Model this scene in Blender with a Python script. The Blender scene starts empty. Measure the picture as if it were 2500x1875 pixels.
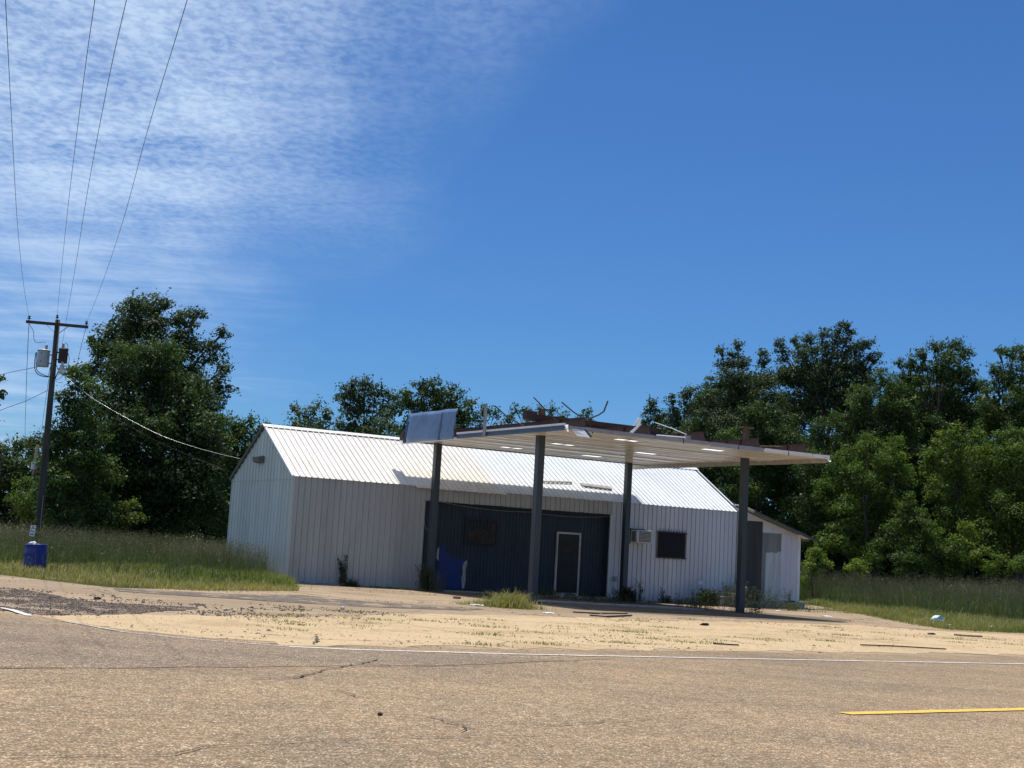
import bpy, bmesh, math, random
import numpy as np
from mathutils import Vector, Matrix
R = math.radians
rng = np.random.default_rng(11)
random.seed(5)
sc = bpy.context.scene
COL = sc.collection
# ------------------------------------------------------------------ camera
CAM = np.array([0.0, 0.0, 1.55]); FPX = 3205.05; PITCH = R(7.0753); ROLL = R(3.1886)
fw = np.array([0, math.cos(PITCH), math.sin(PITCH)]); up0 = np.array([0, -math.sin(PITCH), math.cos(PITCH)]); rt0 = np.array([1.0, 0, 0])
rt = math.cos(ROLL)*rt0 + math.sin(ROLL)*up0; up = -math.sin(ROLL)*rt0 + math.cos(ROLL)*up0
cd = bpy.data.cameras.new('camera'); cam = bpy.data.objects.new('camera', cd); COL.objects.link(cam)
cd.sensor_width = 36; cd.lens = FPX/2500*36; cd.clip_start = .1; cd.clip_end = 6000
m = Matrix.Identity(4)
for i in range(3):
    m[i][0] = rt[i]; m[i][1] = up[i]; m[i][2] = -fw[i]; m[i][3] = CAM[i]
cam.matrix_world = m
sc.camera = cam
# ------------------------------------------------------------------ light
YAW = R(31.6886)
SUN_AZ = YAW + R(87); SUN_EL = R(77)
sdir = Vector((math.cos(SUN_AZ)*math.cos(SUN_EL), math.sin(SUN_AZ)*math.cos(SUN_EL), math.sin(SUN_EL)))
sl = bpy.data.lights.new('sun', 'SUN'); sl.energy = 4.8; sl.angle = R(.53); sl.color = (1, .955, .89)
so = bpy.data.objects.new('sun', sl); so.rotation_euler = sdir.to_track_quat('Z', 'Y').to_euler(); so.location = (0, 0, 60); COL.objects.link(so)
sc.view_settings.view_transform = 'Standard'; sc.view_settings.look = 'None'
sc.view_settings.exposure = 0.12; sc.view_settings.gamma = 1; sc.view_settings.use_curve_mapping = False
SKY_STRENGTH = .085
world = bpy.data.worlds.new('World'); sc.world = world; world.use_nodes = True
nt = world.node_tree; nt.nodes.clear()
class NB:
    """tiny node-tree helper"""
    def __init__(s, nt): s.nt = nt; s.N = nt.nodes
    def n(s, t, **k):
        o = s.N.new(t)
        for a, v in k.items(): setattr(o, a, v)
        return o
    def put(s, inp, v):
        if v is None: return
        if hasattr(v, 'is_output') or hasattr(v, 'links'): s.nt.links.new(v, inp)
        else: inp.default_value = v
    def math(s, op, a, b=None, c=None, clamp=False):
        o = s.n('ShaderNodeMath', operation=op, use_clamp=clamp)
        s.put(o.inputs[0], a)
        if b is not None: s.put(o.inputs[1], b)
        if c is not None: s.put(o.inputs[2], c)
        return o.outputs[0]
    def ramp(s, v, lo, hi, a=0., b=1., smooth=True):
        o = s.n('ShaderNodeMapRange'); o.interpolation_type = 'SMOOTHSTEP' if smooth else 'LINEAR'
        s.put(o.inputs[0], v); o.inputs[1].default_value = lo; o.inputs[2].default_value = hi; o.inputs[3].default_value = a; o.inputs[4].default_value = b
        return o.outputs[0]
    def mix(s, f, a, b, blend='MIX'):
        o = s.n('ShaderNodeMix', data_type='RGBA', blend_type=blend)
        s.put(o.inputs[0], f)
        for i, v in ((6, a), (7, b)):
            if isinstance(v, (tuple, list)): v = tuple(v)+(1,) if len(v) == 3 else tuple(v)
            s.put(o.inputs[i], v)
        return o.outputs[2]
    def noise(s, vec, scale, detail=4, rough=.55, dist=0., w=None):
        o = s.n('ShaderNodeTexNoise'); s.put(o.inputs['Vector'], vec); o.inputs['Scale'].default_value = scale
        o.inputs['Detail'].default_value = detail; o.inputs['Roughness'].default_value = rough; o.inputs['Distortion'].default_value = dist
        return o.outputs[0]
    def vor(s, vec, scale, feature='F1', out=0, rand=1.):
        o = s.n('ShaderNodeTexVoronoi', feature=feature); s.put(o.inputs['Vector'], vec); o.inputs['Scale'].default_value = scale
        o.inputs['Randomness'].default_value = rand
        return o.outputs[out]
    def mapv(s, vec, sca=(1, 1, 1), rot=(0, 0, 0), loc=(0, 0, 0)):
        o = s.n('ShaderNodeMapping'); s.put(o.inputs[0], vec); o.inputs[1].default_value = loc; o.inputs[2].default_value = rot; o.inputs[3].default_value = sca
        return o.outputs[0]
    def sep(s, v):
        o = s.n('ShaderNodeSeparateXYZ'); s.put(o.inputs[0], v); return o.outputs
    def comb(s, x, y, z=0.):
        o = s.n('ShaderNodeCombineXYZ'); s.put(o.inputs[0], x); s.put(o.inputs[1], y); s.put(o.inputs[2], z); return o.outputs[0]
B = NB(nt)
sky = B.n('ShaderNodeTexSky', sky_type='NISHITA'); sky.sun_disc = False
sky.sun_elevation = SUN_EL; sky.sun_rotation = -(SUN_AZ - R(90)); sky.altitude = 0; sky.air_density = 1.0; sky.dust_density = .25; sky.ozone_density = 3.0
tc = B.n('ShaderNodeTexCoord')
x, y, z = B.sep(tc.outputs['Generated'])
zc = B.math('MAXIMUM', z, .02)
pz = B.math('ADD', zc, .06)
pv = B.comb(B.math('DIVIDE', x, pz), B.math('DIVIDE', y, pz))
# cirrus lies in the west (left) part of the sky; edge runs diagonally, feathered by noise
az = B.math('ARCTAN2', x, y)                      # radians, + to the right
el = B.math('ARCSINE', z)
edge = B.math('ADD', B.math('MULTIPLY', az, -1.0), B.math('MULTIPLY', el, .74))
big = B.noise(B.mapv(pv, (1.0, .45, 1), (0, 0, R(20))), .9, 5, .55, .6)
edge = B.math('ADD', edge, B.math('MULTIPLY', B.math('SUBTRACT', big, .5), .42))
cover = B.ramp(edge, .20, .54)
fine = B.noise(B.mapv(pv, (1, .85, 1)), 44, 4, .55, .25)
mid = B.noise(B.mapv(pv, (1, .55, 1), (0, 0, R(-25))), 5.0, 6, .62, .3)
streak = B.noise(B.mapv(pv, (.35, 1.6, 1), (0, 0, R(14)), (3, 1, 0)), 2.2, 6, .6, .8)
dap = B.math('MULTIPLY', B.ramp(fine, .32, .66), B.ramp(el, R(9), R(16)))
body = B.math('ADD', B.math('MULTIPLY', dap, .36), B.math('MULTIPLY', B.ramp(mid, .3, .75), .36))
body = B.math('ADD', body, B.math('MULTIPLY', B.ramp(streak, .38, .72), .40))
cl = B.math('MULTIPLY', cover, B.math('ADD', body, .17), clamp=True)
wisp_m = B.math('MULTIPLY', B.ramp(edge, .20, .40), B.ramp(el, R(22), R(8)))
wisp = B.math('MULTIPLY', wisp_m, B.math('MULTIPLY', B.ramp(streak, .42, .75), .50))
cl = B.math('MAXIMUM', cl, wisp)
cl = B.math('MULTIPLY', cl, .78)
hs = B.n('ShaderNodeHueSaturation'); B.put(hs.inputs['Color'], sky.outputs[0]); hs.inputs['Saturation'].default_value = 1.0; hs.inputs['Value'].default_value = 1.0
col = B.mix(1.0, hs.outputs[0], (.40, .725, 1.12), 'MULTIPLY')
col = B.mix(cl, col, (7.0, 8.7, 11.0))
bg = B.n('ShaderNodeBackground'); B.put(bg.inputs[0], col); bg.inputs[1].default_value = SKY_STRENGTH
wo = B.n('ShaderNodeOutputWorld'); nt.links.new(bg.outputs[0], wo.inputs[0])

# ------------------------------------------------------------------ place frame
bo = np.array([-7.3921, 45.6169]); U = np.array([math.cos(YAW), math.sin(YAW)]); W = np.array([-math.sin(YAW), math.cos(YAW)])
L_, D_, HE, HR = 20.43, 6.02, 3.605, 5.482
G0, GA, GB = -.0961, -.017, -.0047
def hz(u, w):
    return G0 + GA*min(u, 19.0) + GB*min(w, 8.0)
def gz(x, y):
    q = np.array([x, y]) - bo
    return hz(q@U, q@W)
def uv2(u, w): return bo + U*u + W*w
def ray(px, py):
    v = fw*FPX + rt*(px-1250) - up*(py-937.5)
    return v/np.linalg.norm(v)
def G(px, py):
    """where the line of sight to a photo point meets the ground"""
    r = ray(px, py); t = 40.
    for _ in range(60):
        p = CAM + r*t; z0 = gz(p[0], p[1]); t = t*.5 + .5*min(((z0-CAM[2])/r[2]) if r[2] < -1e-4 else 400, 400)
    p = CAM + r*t
    return np.array([p[0], p[1]])
def AT(px, py, dist):
    """point at horizontal distance dist (y) on the line of sight"""
    r = ray(px, py); return CAM + r*(dist/r[1])

# ------------------------------------------------------------------ materials
def newmat(name):
    mt = bpy.data.materials.new(name); mt.use_nodes = True; nt = mt.node_tree; nt.nodes.clear()
    b = NB(nt); o = b.n('ShaderNodeOutputMaterial'); p = b.n('ShaderNodeBsdfPrincipled'); nt.links.new(p.outputs[0], o.inputs[0])
    return mt, b, p, o
def bump(b, p, h, strength=.5, dist=.01):
    bn = b.n('ShaderNodeBump'); bn.inputs['Strength'].default_value = strength; bn.inputs['Distance'].default_value = dist
    b.put(bn.inputs['Height'], h); b.nt.links.new(bn.outputs[0], p.inputs['Normal'])
def objc(b): return b.n('ShaderNodeTexCoord').outputs['Object']
def geoc(b): return b.n('ShaderNodeNewGeometry').outputs['Position']
def simple(name, c, rough=.6, metal=0., var=.18, scale=3., c2=None, spec=.5, bumps=0., dirt=None, streak=False, coords='geo', perobj=0.):
    mt, b, p, o = newmat(name)
    v = geoc(b) if coords == 'geo' else objc(b)
    vv = b.mapv(v, (1, 1, .12)) if streak else v
    n = b.noise(vv, scale, 6, .62)
    dark = tuple(k*(1-var) for k in c) if c2 is None else c2
    col = b.mix(b.ramp(n, .3, .7), dark, tuple(min(1, k*(1+var*.4)) for k in c))
    if perobj:
        oi = b.n('ShaderNodeObjectInfo')
        col = b.mix(1.0, col, b.mix(oi.outputs['Random'], (1-perobj,)*3, (1.0, 1.0, 1.0)), 'MULTIPLY')
    if dirt:
        n2 = b.noise(b.mapv(v, (1, 1, .25)), scale*1.9, 7, .7, .3)
        col = b.mix(b.math('MULTIPLY', b.ramp(n2, .52, .78), dirt[1]), col, dirt[0])
    b.put(p.inputs['Base Color'], col); p.inputs['Roughness'].default_value = rough; p.inputs['Metallic'].default_value = metal
    p.inputs['Specular IOR Level'].default_value = spec
    if bumps: bump(b, p, b.noise(v, 40, 4, .6), bumps, .01)
    return mt
M = {}
BR = (.16, .12, .08)
M['siding'] = simple('siding_grey_beige', (.455, .455, .44), .42, var=.12, scale=.8, dirt=((.25, .21, .16), .5), streak=True, perobj=.05)
M['siding_left'] = simple('siding_pale_green_white', (.53, .555, .525), .42, var=.12, scale=.9, dirt=((.27, .25, .2), .55), streak=True, perobj=.05)
M['siding_right'] = simple('siding_cool_white', (.60, .63, .66), .45, var=.09, scale=.9, dirt=((.28, .26, .22), .35), streak=True, perobj=.06)
M['roof_cream'] = simple('roof_cream_paint', (.84, .79, .71), .38, var=.08, scale=.5, dirt=((.5, .45, .38), .3), perobj=.04)
M['roof_white'] = simple('roof_white_paint', (.83, .85, .86), .34, var=.08, scale=.5, dirt=((.5, .5, .48), .3), perobj=.05)
M['navy'] = simple('navy_painted_board', (.019, .033, .050), .62, var=.25, scale=2.5, dirt=((.02, .025, .03), .5), streak=True, perobj=.12)
M['blue'] = simple('bright_blue_paint', (.0025, .020, .155), .5, var=.3, scale=4)
M['post'] = simple('slate_post_paint', (.036, .049, .060), .42, var=.18, scale=2, dirt=((.04, .045, .05), .5), streak=True)
M['rust'] = simple('red_oxide_steel', (.044, .018, .015), .75, var=.35, scale=5, dirt=((.05, .022, .015), .6))
M['rust2'] = simple('old_rust', (.10, .052, .032), .85, var=.4, scale=9)
M['fascia_blue'] = simple('faded_blue_fascia', (.095, .165, .30), .4, var=.25, scale=1.5, dirt=((.22, .29, .40), .55))
M['fascia_navy'] = simple('navy_fascia_strip', (.05, .075, .14), .4, var=.2, scale=3)
M['white_trim'] = simple('white_trim_paint', (.78, .78, .77), .4, var=.1, scale=3, dirt=((.4, .37, .33), .4))
M['grey_trim'] = simple('grey_edge_metal', (.30, .31, .33), .42, var=.2, scale=3)
M['stained'] = simple('rust_stained_white', (.55, .52, .47), .55, var=.2, scale=5, dirt=((.2, .12, .06), .9))
M['deck'] = simple('canopy_deck_enamel', (.75, .74, .71), .23, var=.10, scale=.9, dirt=((.42, .38, .33), .5), perobj=.12)
M['diffuser'] = simple('white_plastic', (.8, .8, .8), .5)
M['black'] = simple('black_iron', (.014, .014, .016), .55, var=.3, scale=12)
M['glassdark'] = simple('dark_window_glass', (.006, .008, .012), .25, var=.2, scale=1, spec=.3)
M['ply'] = simple('bare_brown_board', (.19, .14, .10), .8, var=.3, scale=5)
M['ac'] = simple('air_conditioner_enamel', (.62, .62, .58), .45, var=.15, scale=4, dirt=((.3, .27, .22), .5))
M['acdark'] = simple('air_conditioner_slats', (.16, .15, .13), .6, var=.2, scale=9)
M['concrete'] = simple('weathered_concrete', (.38, .37, .34), .9, var=.3, scale=4, dirt=((.14, .12, .1), .6), bumps=.4)
M['shedwhite'] = simple('shed_white_board', (.60, .59, .63), .6, var=.09, scale=1.5, streak=True, dirt=((.35, .33, .34), .4))
M['shedgrey'] = simple('shed_grey_plywood', (.21, .215, .20), .8, var=.25, scale=2.5, streak=True, dirt=((.12, .12, .11), .6))
M['sheddark'] = simple('shed_dark_board', (.055, .052, .055), .8, var=.35, scale=2.5, streak=True)
M['shedpale'] = simple('shed_brushed_whitewash', (.50, .54, .53), .7, var=.2, scale=4, streak=True, dirt=((.26, .29, .28), .7))
M['darkroof'] = simple('weathered_dark_roofing', (.10, .10, .095), .8, var=.3, scale=6)
M['tin'] = simple('loose_corrugated_tin', (.30, .34, .34), .4, metal=.4, var=.3, scale=4)
M['pole'] = simple('creosoted_pole_wood', (.070, .062, .052), .9, var=.35, scale=7, streak=True, dirt=((.03, .025, .02), .6), bumps=.5)
M['trans'] = simple('transformer_grey', (.42, .45, .46), .4, var=.12, scale=3)
M['transrust'] = simple('transformer_rusted', (.055, .022, .018), .75, var=.5, scale=9)
M['porcelain'] = simple('porcelain_bushing', (.35, .30, .26), .2, var=.2, scale=9)
M['wire'] = simple('black_wire', (.02, .02, .024), .6)
M['wirelight'] = simple('bare_aluminium_wire', (.62, .62, .6), .35, metal=.5)
M['lamp'] = simple('lamp_white_glass', (.7, .72, .72), .3)
M['barrel'] = simple('blue_plastic_barrel', (.008, .022, .22), .38, var=.15, scale=2, dirt=((.06, .045, .05), .55))
M['paper'] = simple('white_litter', (.75, .77, .76), .7)
M['bluepaper'] = simple('pale_blue_litter', (.45, .66, .72), .5)
M['rubber'] = simple('black_rubber', (.018, .013, .014), .8)
M['bark'] = simple('tree_bark', (.10, .08, .06), .95, var=.4, scale=6, bumps=.5)
M['ink'] = simple('faded_sign_ink', (.08, .09, .16), .6)
M['doorwhite'] = simple('grimy_white_door_frame', (.50, .49, .46), .6, var=.2, scale=4, dirt=((.2, .18, .15), .6))
M['bargrey'] = simple('worn_dark_bars', (.055, .05, .045), .5, var=.3, scale=9)
M['clodbrown'] = simple('brown_clods', (.25, .18, .11), .95, var=.45, scale=5)
M['pitch'] = simple('black_blue_board', (.006, .009, .016), .8, var=.3)
M['crackfill'] = simple('crack_dirt', (.055, .045, .032), .95)
M['crumb'] = simple('asphalt_crumb', (.085, .066, .055), .9, var=.5, scale=20)
M['board_dark'] = simple('dim_inner_board', (.055, .045, .032), .8, var=.4, scale=6)
M['gapblack'] = simple('dark_backing', (.02, .022, .026), .9)
M['pebble'] = simple('loose_stone', (.30, .24, .17), .9, var=.4, scale=20)

def tone_mat(name, cols, rough=.55, trans=.45, spec=.22, patch=None):
    """foliage: colour from the per-leaf tone attribute; thin leaves let light through"""
    mt, b, p, o = newmat(name)
    at = b.n('ShaderNodeAttribute'); at.attribute_name = 'tone'
    cr = b.n('ShaderNodeValToRGB'); b.put(cr.inputs[0], at.outputs['Fac'])
    els = cr.color_ramp.elements
    for i, (pos, c) in enumerate(cols):
        e = els[i] if i < 2 else els.new(pos)
        e.position = pos; e.color = tuple(c)+(1,)
    c = cr.outputs[0]
    b.put(p.inputs['Base Color'], c); p.inputs['Roughness'].default_value = rough; p.inputs['Specular IOR Level'].default_value = spec
    t = b.n('ShaderNodeBsdfTranslucent'); b.put(t.inputs[0], b.mix(1., c, (1.15, 1.3, .55), 'MULTIPLY'))
    ms = b.n('ShaderNodeMixShader'); ms.inputs[0].default_value = trans
    b.nt.links.new(p.outputs[0], ms.inputs[1]); b.nt.links.new(t.outputs[0], ms.inputs[2]); b.nt.links.new(ms.outputs[0], o.inputs[0])
    return mt
M['leaf'] = tone_mat('leaf_deep_green', [(0, (.032, .054, .022)), (.5, (.056, .098, .028)), (1, (.12, .175, .034))], trans=.36)
M['leaf_far'] = tone_mat('leaf_grey_green', [(0, (.036, .056, .030)), (.5, (.060, .092, .038)), (1, (.11, .145, .052))], trans=.3)
M['leaf_bright'] = tone_mat('leaf_fresh_green', [(0, (.048, .085, .020)), (.5, (.098, .155, .030)), (1, (.19, .245, .040))], trans=.42)
M['leaf_yellow'] = tone_mat('leaf_yellow_green', [(0, (.07, .10, .02)), (1, (.20, .23, .05))], trans=.4)
M['weed'] = tone_mat('tall_weed', [(0, (.085, .115, .035)), (.35, (.125, .140, .065)), (.7, (.14, .130, .088)), (1, (.165, .140, .10))], trans=.3)
M['grass'] = tone_mat('verge_grass', [(0, (.10, .15, .03)), (.5, (.17, .20, .05)), (1, (.36, .30, .14))], trans=.35)
M['weedgreen'] = tone_mat('green_weed', [(0, (.030, .048, .018)), (.5, (.07, .095, .03)), (1, (.26, .25, .10))], trans=.35)

mt_, b_, p_, o_ = newmat('translucent_lens'); t_ = b_.n('ShaderNodeBsdfTranslucent'); t_.inputs[0].default_value = (.85, .84, .8, 1); b_.nt.links.new(t_.outputs[0], o_.inputs[0]); M['lens'] = mt_

# ---- ground materials
def ground_mat(name, base, kind):
    mt, b, p, o = newmat(name); v = geoc(b)
    if kind == 'road':
        vc = b.n('ShaderNodeTexVoronoi', feature='F1'); b.put(vc.inputs['Vector'], v); vc.inputs['Scale'].default_value = 92
        r, g_, bl = b.sep(vc.outputs['Color'])
        cell = b.ramp(r, 0, 1, 0, 1, False)
        c = b.mix(cell, tuple(k*.58 for k in base), tuple(min(1, k*1.38) for k in base))
        c = b.mix(b.math('MULTIPLY', b.ramp(g_, .80, .90), .8), c, (.62, .52, .38))       # pale stones
        c = b.mix(b.math('MULTIPLY', b.ramp(bl, .80, .88), .6), c, (.07, .06, .055))      # bitumen showing
        vc2 = b.n('ShaderNodeTexVoronoi', feature='F1'); b.put(vc2.inputs['Vector'], v); vc2.inputs['Scale'].default_value = 19
        r2, g2, b2 = b.sep(vc2.outputs['Color'])
        c = b.mix(1., c, b.mix(r2, (.80, .80, .80), (1.18, 1.18, 1.18)), 'MULTIPLY')
        big = b.noise(v, .38, 7, .65, .4)
        c = b.mix(1., c, b.mix(b.ramp(big, .3, .7), (.84, .85, .87), (1.10, 1.08, 1.04)), 'MULTIPLY')
        tr = b.noise(b.mapv(v, (.03, 1.3, 1), (0, 0, -R(28))), 1.0, 4, .6, .1)
        c = b.mix(1., c, b.mix(b.ramp(tr, .3, .7), (.88, .88, .89), (1.07, 1.06, 1.05)), 'MULTIPLY')
        # fine cracks
        wv = b.n('ShaderNodeVectorMath', operation='ADD'); b.put(wv.inputs[0], v)
        nn = b.n('ShaderNodeTexNoise'); b.put(nn.inputs[0], v); nn.inputs['Scale'].default_value = 1.1; nn.inputs['Detail'].default_value = 6
        b.put(wv.inputs[1], nn.outputs['Color'])
        de = b.vor(b.mapv(wv.outputs[0], (.22, .5, 1), (0, 0, R(-20))), 1.0, 'DISTANCE_TO_EDGE')
        gate = b.ramp(b.noise(v, .5, 3), .66, .74)
        crack = b.math('MULTIPLY', b.ramp(de, .0, .007, 1, 0), gate)
        c = b.mix(b.math('MULTIPLY', crack, .75), c, (.06, .05, .04))
        h = b.math('SUBTRACT', b.math('MULTIPLY', b.math('ADD', r, vc.outputs['Distance']), .5), crack)
        bump(b, p, h, .55, .006)
    elif kind == 'lot':
        vc = b.n('ShaderNodeTexVoronoi', feature='F1'); b.put(vc.inputs['Vector'], v); vc.inputs['Scale'].default_value = 34
        r, g_, bl = b.sep(vc.outputs['Color'])
        c = b.mix(r, tuple(k*.68 for k in base), tuple(min(1, k*1.22) for k in base))
        big = b.noise(v, .22, 6, .65, .5)
        c = b.mix(b.ramp(big, .42, .62), c, tuple(k*.72 for k in base))
        stain = b.noise(v, .9, 8, .74, .6)
        c = b.mix(b.math('MULTIPLY', b.ramp(stain, .56, .72), .65), c, (.16, .13, .10))
        de = b.vor(b.mapv(v, (1, 1, 1), (0, 0, -YAW)), .23, 'DISTANCE_TO_EDGE', 0, .6)
        c = b.mix(b.math('MULTIPLY', b.ramp(de, 0, .012, 1, 0), .8), c, (.09, .09, .05))
        bump(b, p, b.math('ADD', r, b.noise(v, 8, 5)), .5, .012)
    elif kind == 'apron':
        n1 = b.noise(v, 30, 5, .7)
        c = b.mix(b.ramp(n1, .3, .7), tuple(k*.80 for k in base), tuple(min(1, k*1.12) for k in base))
        big = b.noise(v, .42, 7, .68, .5)
        c = b.mix(b.math('MULTIPLY', b.ramp(big, .45, .70), .75), c, tuple(k*w_ for k, w_ in zip(base, (.68, .64, .60))))
        spots = b.noise(v, 1.9, 9, .80, .6)
        c = b.mix(b.math('MULTIPLY', b.ramp(spots, .56, .64), .7), c, (.17, .125, .075))
        de = b.vor(b.mapv(v, (1, 1, 1), (0, 0, -YAW)), .16, 'DISTANCE_TO_EDGE', 0, .35)
        c = b.mix(b.math('MULTIPLY', b.ramp(de, 0, .006, 1, 0), .8), c, (.10, .09, .05))
        bump(b, p, b.math('ADD', n1, b.math('MULTIPLY', spots, -1.)), .45, .015)
    elif kind == 'dark':
        vc = b.n('ShaderNodeTexVoronoi', feature='F1'); b.put(vc.inputs['Vector'], v); vc.inputs['Scale'].default_value = 24
        r, g_, bl = b.sep(vc.outputs['Color'])
        c = b.mix(r, tuple(k*.45 for k in base), tuple(k*1.5 for k in base))
        c = b.mix(b.ramp(b.noise(v, 1.6, 6, .7, .5), .50, .62), c, (.36, .27, .18))
        bump(b, p, r, .8, .02)
    else:
        n = b.noise(v, .6, 7, .7); n2 = b.noise(v, 14, 5, .7)
        c = b.mix(b.ramp(n, .35, .65), base, tuple(k*1.6 for k in base))
        c = b.mix(b.ramp(n2, .45, .7), c, (.16, .15, .07))
        bump(b, p, n2, .8, .05)
    b.put(p.inputs['Base Color'], c); p.inputs['Roughness'].default_value = .93; p.inputs['Specular IOR Level'].default_value = .25
    return mt
M['road'] = ground_mat('chip_seal_road', (.262, .178, .100), 'road')
M['road2'] = ground_mat('darker_chip_seal', (.212, .152, .096), 'road')
M['lot'] = ground_mat('old_lot_paving', (.365, .268, .168), 'lot')
M['apron'] = ground_mat('pale_worn_concrete', (.50, .368, .212), 'apron')
M['dark'] = ground_mat('asphalt_crumbs', (.115, .085, .062), 'dark')
M['slabshade'] = ground_mat('shade_toned_slab', (.20, .150, .098), 'lot')  # darker lot paving, canopy shade put into its colour
M['asphaltgrey'] = ground_mat('grey_asphalt_edge', (.135, .108, .082), 'dark')
M['earth'] = ground_mat('field_earth', (.055, .060, .028), 'earth')
def paint_mat(name, c, wear=.5):
    mt, b, p, o = newmat(name); v = geoc(b)
    n = b.noise(v, 24, 6, .75, .3)
    col = b.mix(b.ramp(n, wear, wear+.12), c, (.22, .17, .12))
    b.put(p.inputs['Base Color'], col); p.inputs['Roughness'].default_value = .8
    bump(b, p, n, .5, .006); return mt
M['line_white'] = paint_mat('worn_white_road_paint', (.70, .67, .60), .50)
M['line_yellow'] = paint_mat('worn_yellow_road_paint', (.66, .42, .06), .53)
M['line_faint'] = paint_mat('faint_white_road_paint', (.62, .56, .46), .44)

# ------------------------------------------------------------------ mesh helpers
class MB:
    def __init__(s): s.v = []; s.f = []
    def add(s, vs, fs):
        k = len(s.v); s.v += [tuple(float(c) for c in p) for p in vs]; s.f += [tuple(i+k for i in f) for f in fs]; return s
    def box(s, x0, x1, y0, y1, z0, z1):
        return s.add([(x0, y0, z0), (x1, y0, z0), (x1, y1, z0), (x0, y1, z0), (x0, y0, z1), (x1, y0, z1), (x1, y1, z1), (x0, y1, z1)],
                     [(0, 3, 2, 1), (4, 5, 6, 7), (0, 1, 5, 4), (1, 2, 6, 5), (2, 3, 7, 6), (3, 0, 4, 7)])
    def hexa(s, p): return s.add(p, [(0, 3, 2, 1), (4, 5, 6, 7), (0, 1, 5, 4), (1, 2, 6, 5), (2, 3, 7, 6), (3, 0, 4, 7)])
    def bar(s, a, b, w, h=None, upv=(0, 0, 1)):
        h = h or w; a = Vector(a); b = Vector(b); d = (b-a).normalized(); u_ = Vector(upv)
        if abs(d.dot(u_)) > .95: u_ = Vector((1, 0, 0))
        sx = d.cross(u_).normalized()*w/2; sy = sx.cross(d).normalized()*h/2
        return s.hexa([a-sx-sy, a+sx-sy, a+sx+sy, a-sx+sy, b-sx-sy, b+sx-sy, b+sx+sy, b-sx+sy])
    def tube(s, pts, r, n=6, cap=True):
        pts = [Vector(p) for p in pts]; rs = r if isinstance(r, (list, tuple)) else [r]*len(pts); k = len(s.v); vs = []
        for i, p in enumerate(pts):
            d = (pts[min(i+1, len(pts)-1)] - pts[max(i-1, 0)]).normalized()
            a = Vector((0, 0, 1)) if abs(d.z) < .9 else Vector((1, 0, 0))
            e1 = d.cross(a).normalized(); e2 = d.cross(e1).normalized()
            for j in range(n):
                t = 2*math.pi*j/n; vs.append(p + (e1*math.cos(t) + e2*math.sin(t))*rs[i])
        fs = [(i*n+j, i*n+(j+1) % n, (i+1)*n+(j+1) % n, (i+1)*n+j) for i in range(len(pts)-1) for j in range(n)]
        if cap: fs += [tuple(range(n))[::-1], tuple((len(pts)-1)*n+j for j in range(n))]
        return s.add(vs, fs)
    def lathe(s, prof, n=20, c=(0, 0, 0)):
        vs = [(c[0]+r*math.cos(2*math.pi*j/n), c[1]+r*math.sin(2*math.pi*j/n), c[2]+z) for r, z in prof for j in range(n)]
        fs = [(i*n+j, i*n+(j+1) % n, (i+1)*n+(j+1) % n, (i+1)*n+j) for i in range(len(prof)-1) for j in range(n)]
        fs += [tuple(range(n))[::-1], tuple((len(prof)-1)*n+j for j in range(n))]
        return s.add(vs, fs)
    def mesh(s, name, mat, smooth=False):
        me = bpy.data.meshes.new(name); me.from_pydata(s.v, [], s.f); me.update()
        if mat: me.materials.append(M[mat] if isinstance(mat, str) else mat)
        if smooth: me.shade_smooth()
        return me
    def build(s, name, mat, parent=None, loc=(0, 0, 0), rot=(0, 0, 0), smooth=False):
        return link(name, s.mesh(name, mat, smooth), parent, loc, rot)
def link(name, me, parent=None, loc=(0, 0, 0), rot=(0, 0, 0), scale=(1, 1, 1)):
    o = bpy.data.objects.new(name, me); COL.objects.link(o); o.location = loc; o.rotation_euler = rot; o.scale = scale
    if parent: o.parent = parent
    return o
def tag(o, label, cat, group=None, kind=None):
    if label: o['label'] = label
    if cat: o['category'] = cat
    if group: o['group'] = group
    if kind: o['kind'] = kind
    return o
def thing(name, label, cat, loc=(0, 0, 0), rz=0., group=None):
    o = link(name, None, None, loc, (0, 0, rz)); return tag(o, label, cat, group)
def bevel(me, w, seg=1):
    bm = bmesh.new(); bm.from_mesh(me); bmesh.ops.bevel(bm, geom=bm.edges[:], offset=w, segments=seg, affect='EDGES', clamp_overlap=True); bm.to_mesh(me); bm.free(); return me
def bulk(name, V, F4, tone, mat, parent=None, loc=(0, 0, 0)):
    """numpy mesh of quads with a per-vertex tone attribute"""
    me = bpy.data.meshes.new(name); nv = len(V); nf = len(F4)
    me.vertices.add(nv); me.vertices.foreach_set('co', np.asarray(V, np.float32).ravel())
    me.loops.add(nf*4); me.loops.foreach_set('vertex_index', np.asarray(F4, np.int32).ravel())
    me.polygons.add(nf); me.polygons.foreach_set('loop_start', np.arange(0, nf*4, 4, dtype=np.int32)); me.polygons.foreach_set('loop_total', np.full(nf, 4, np.int32))
    me.update(calc_edges=True)
    a = me.attributes.new('tone', 'FLOAT', 'POINT'); a.data.foreach_set('value', np.clip(np.asarray(tone, np.float32), 0, 1))
    me.materials.append(M[mat])
    return link(name, me, parent, loc)

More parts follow.
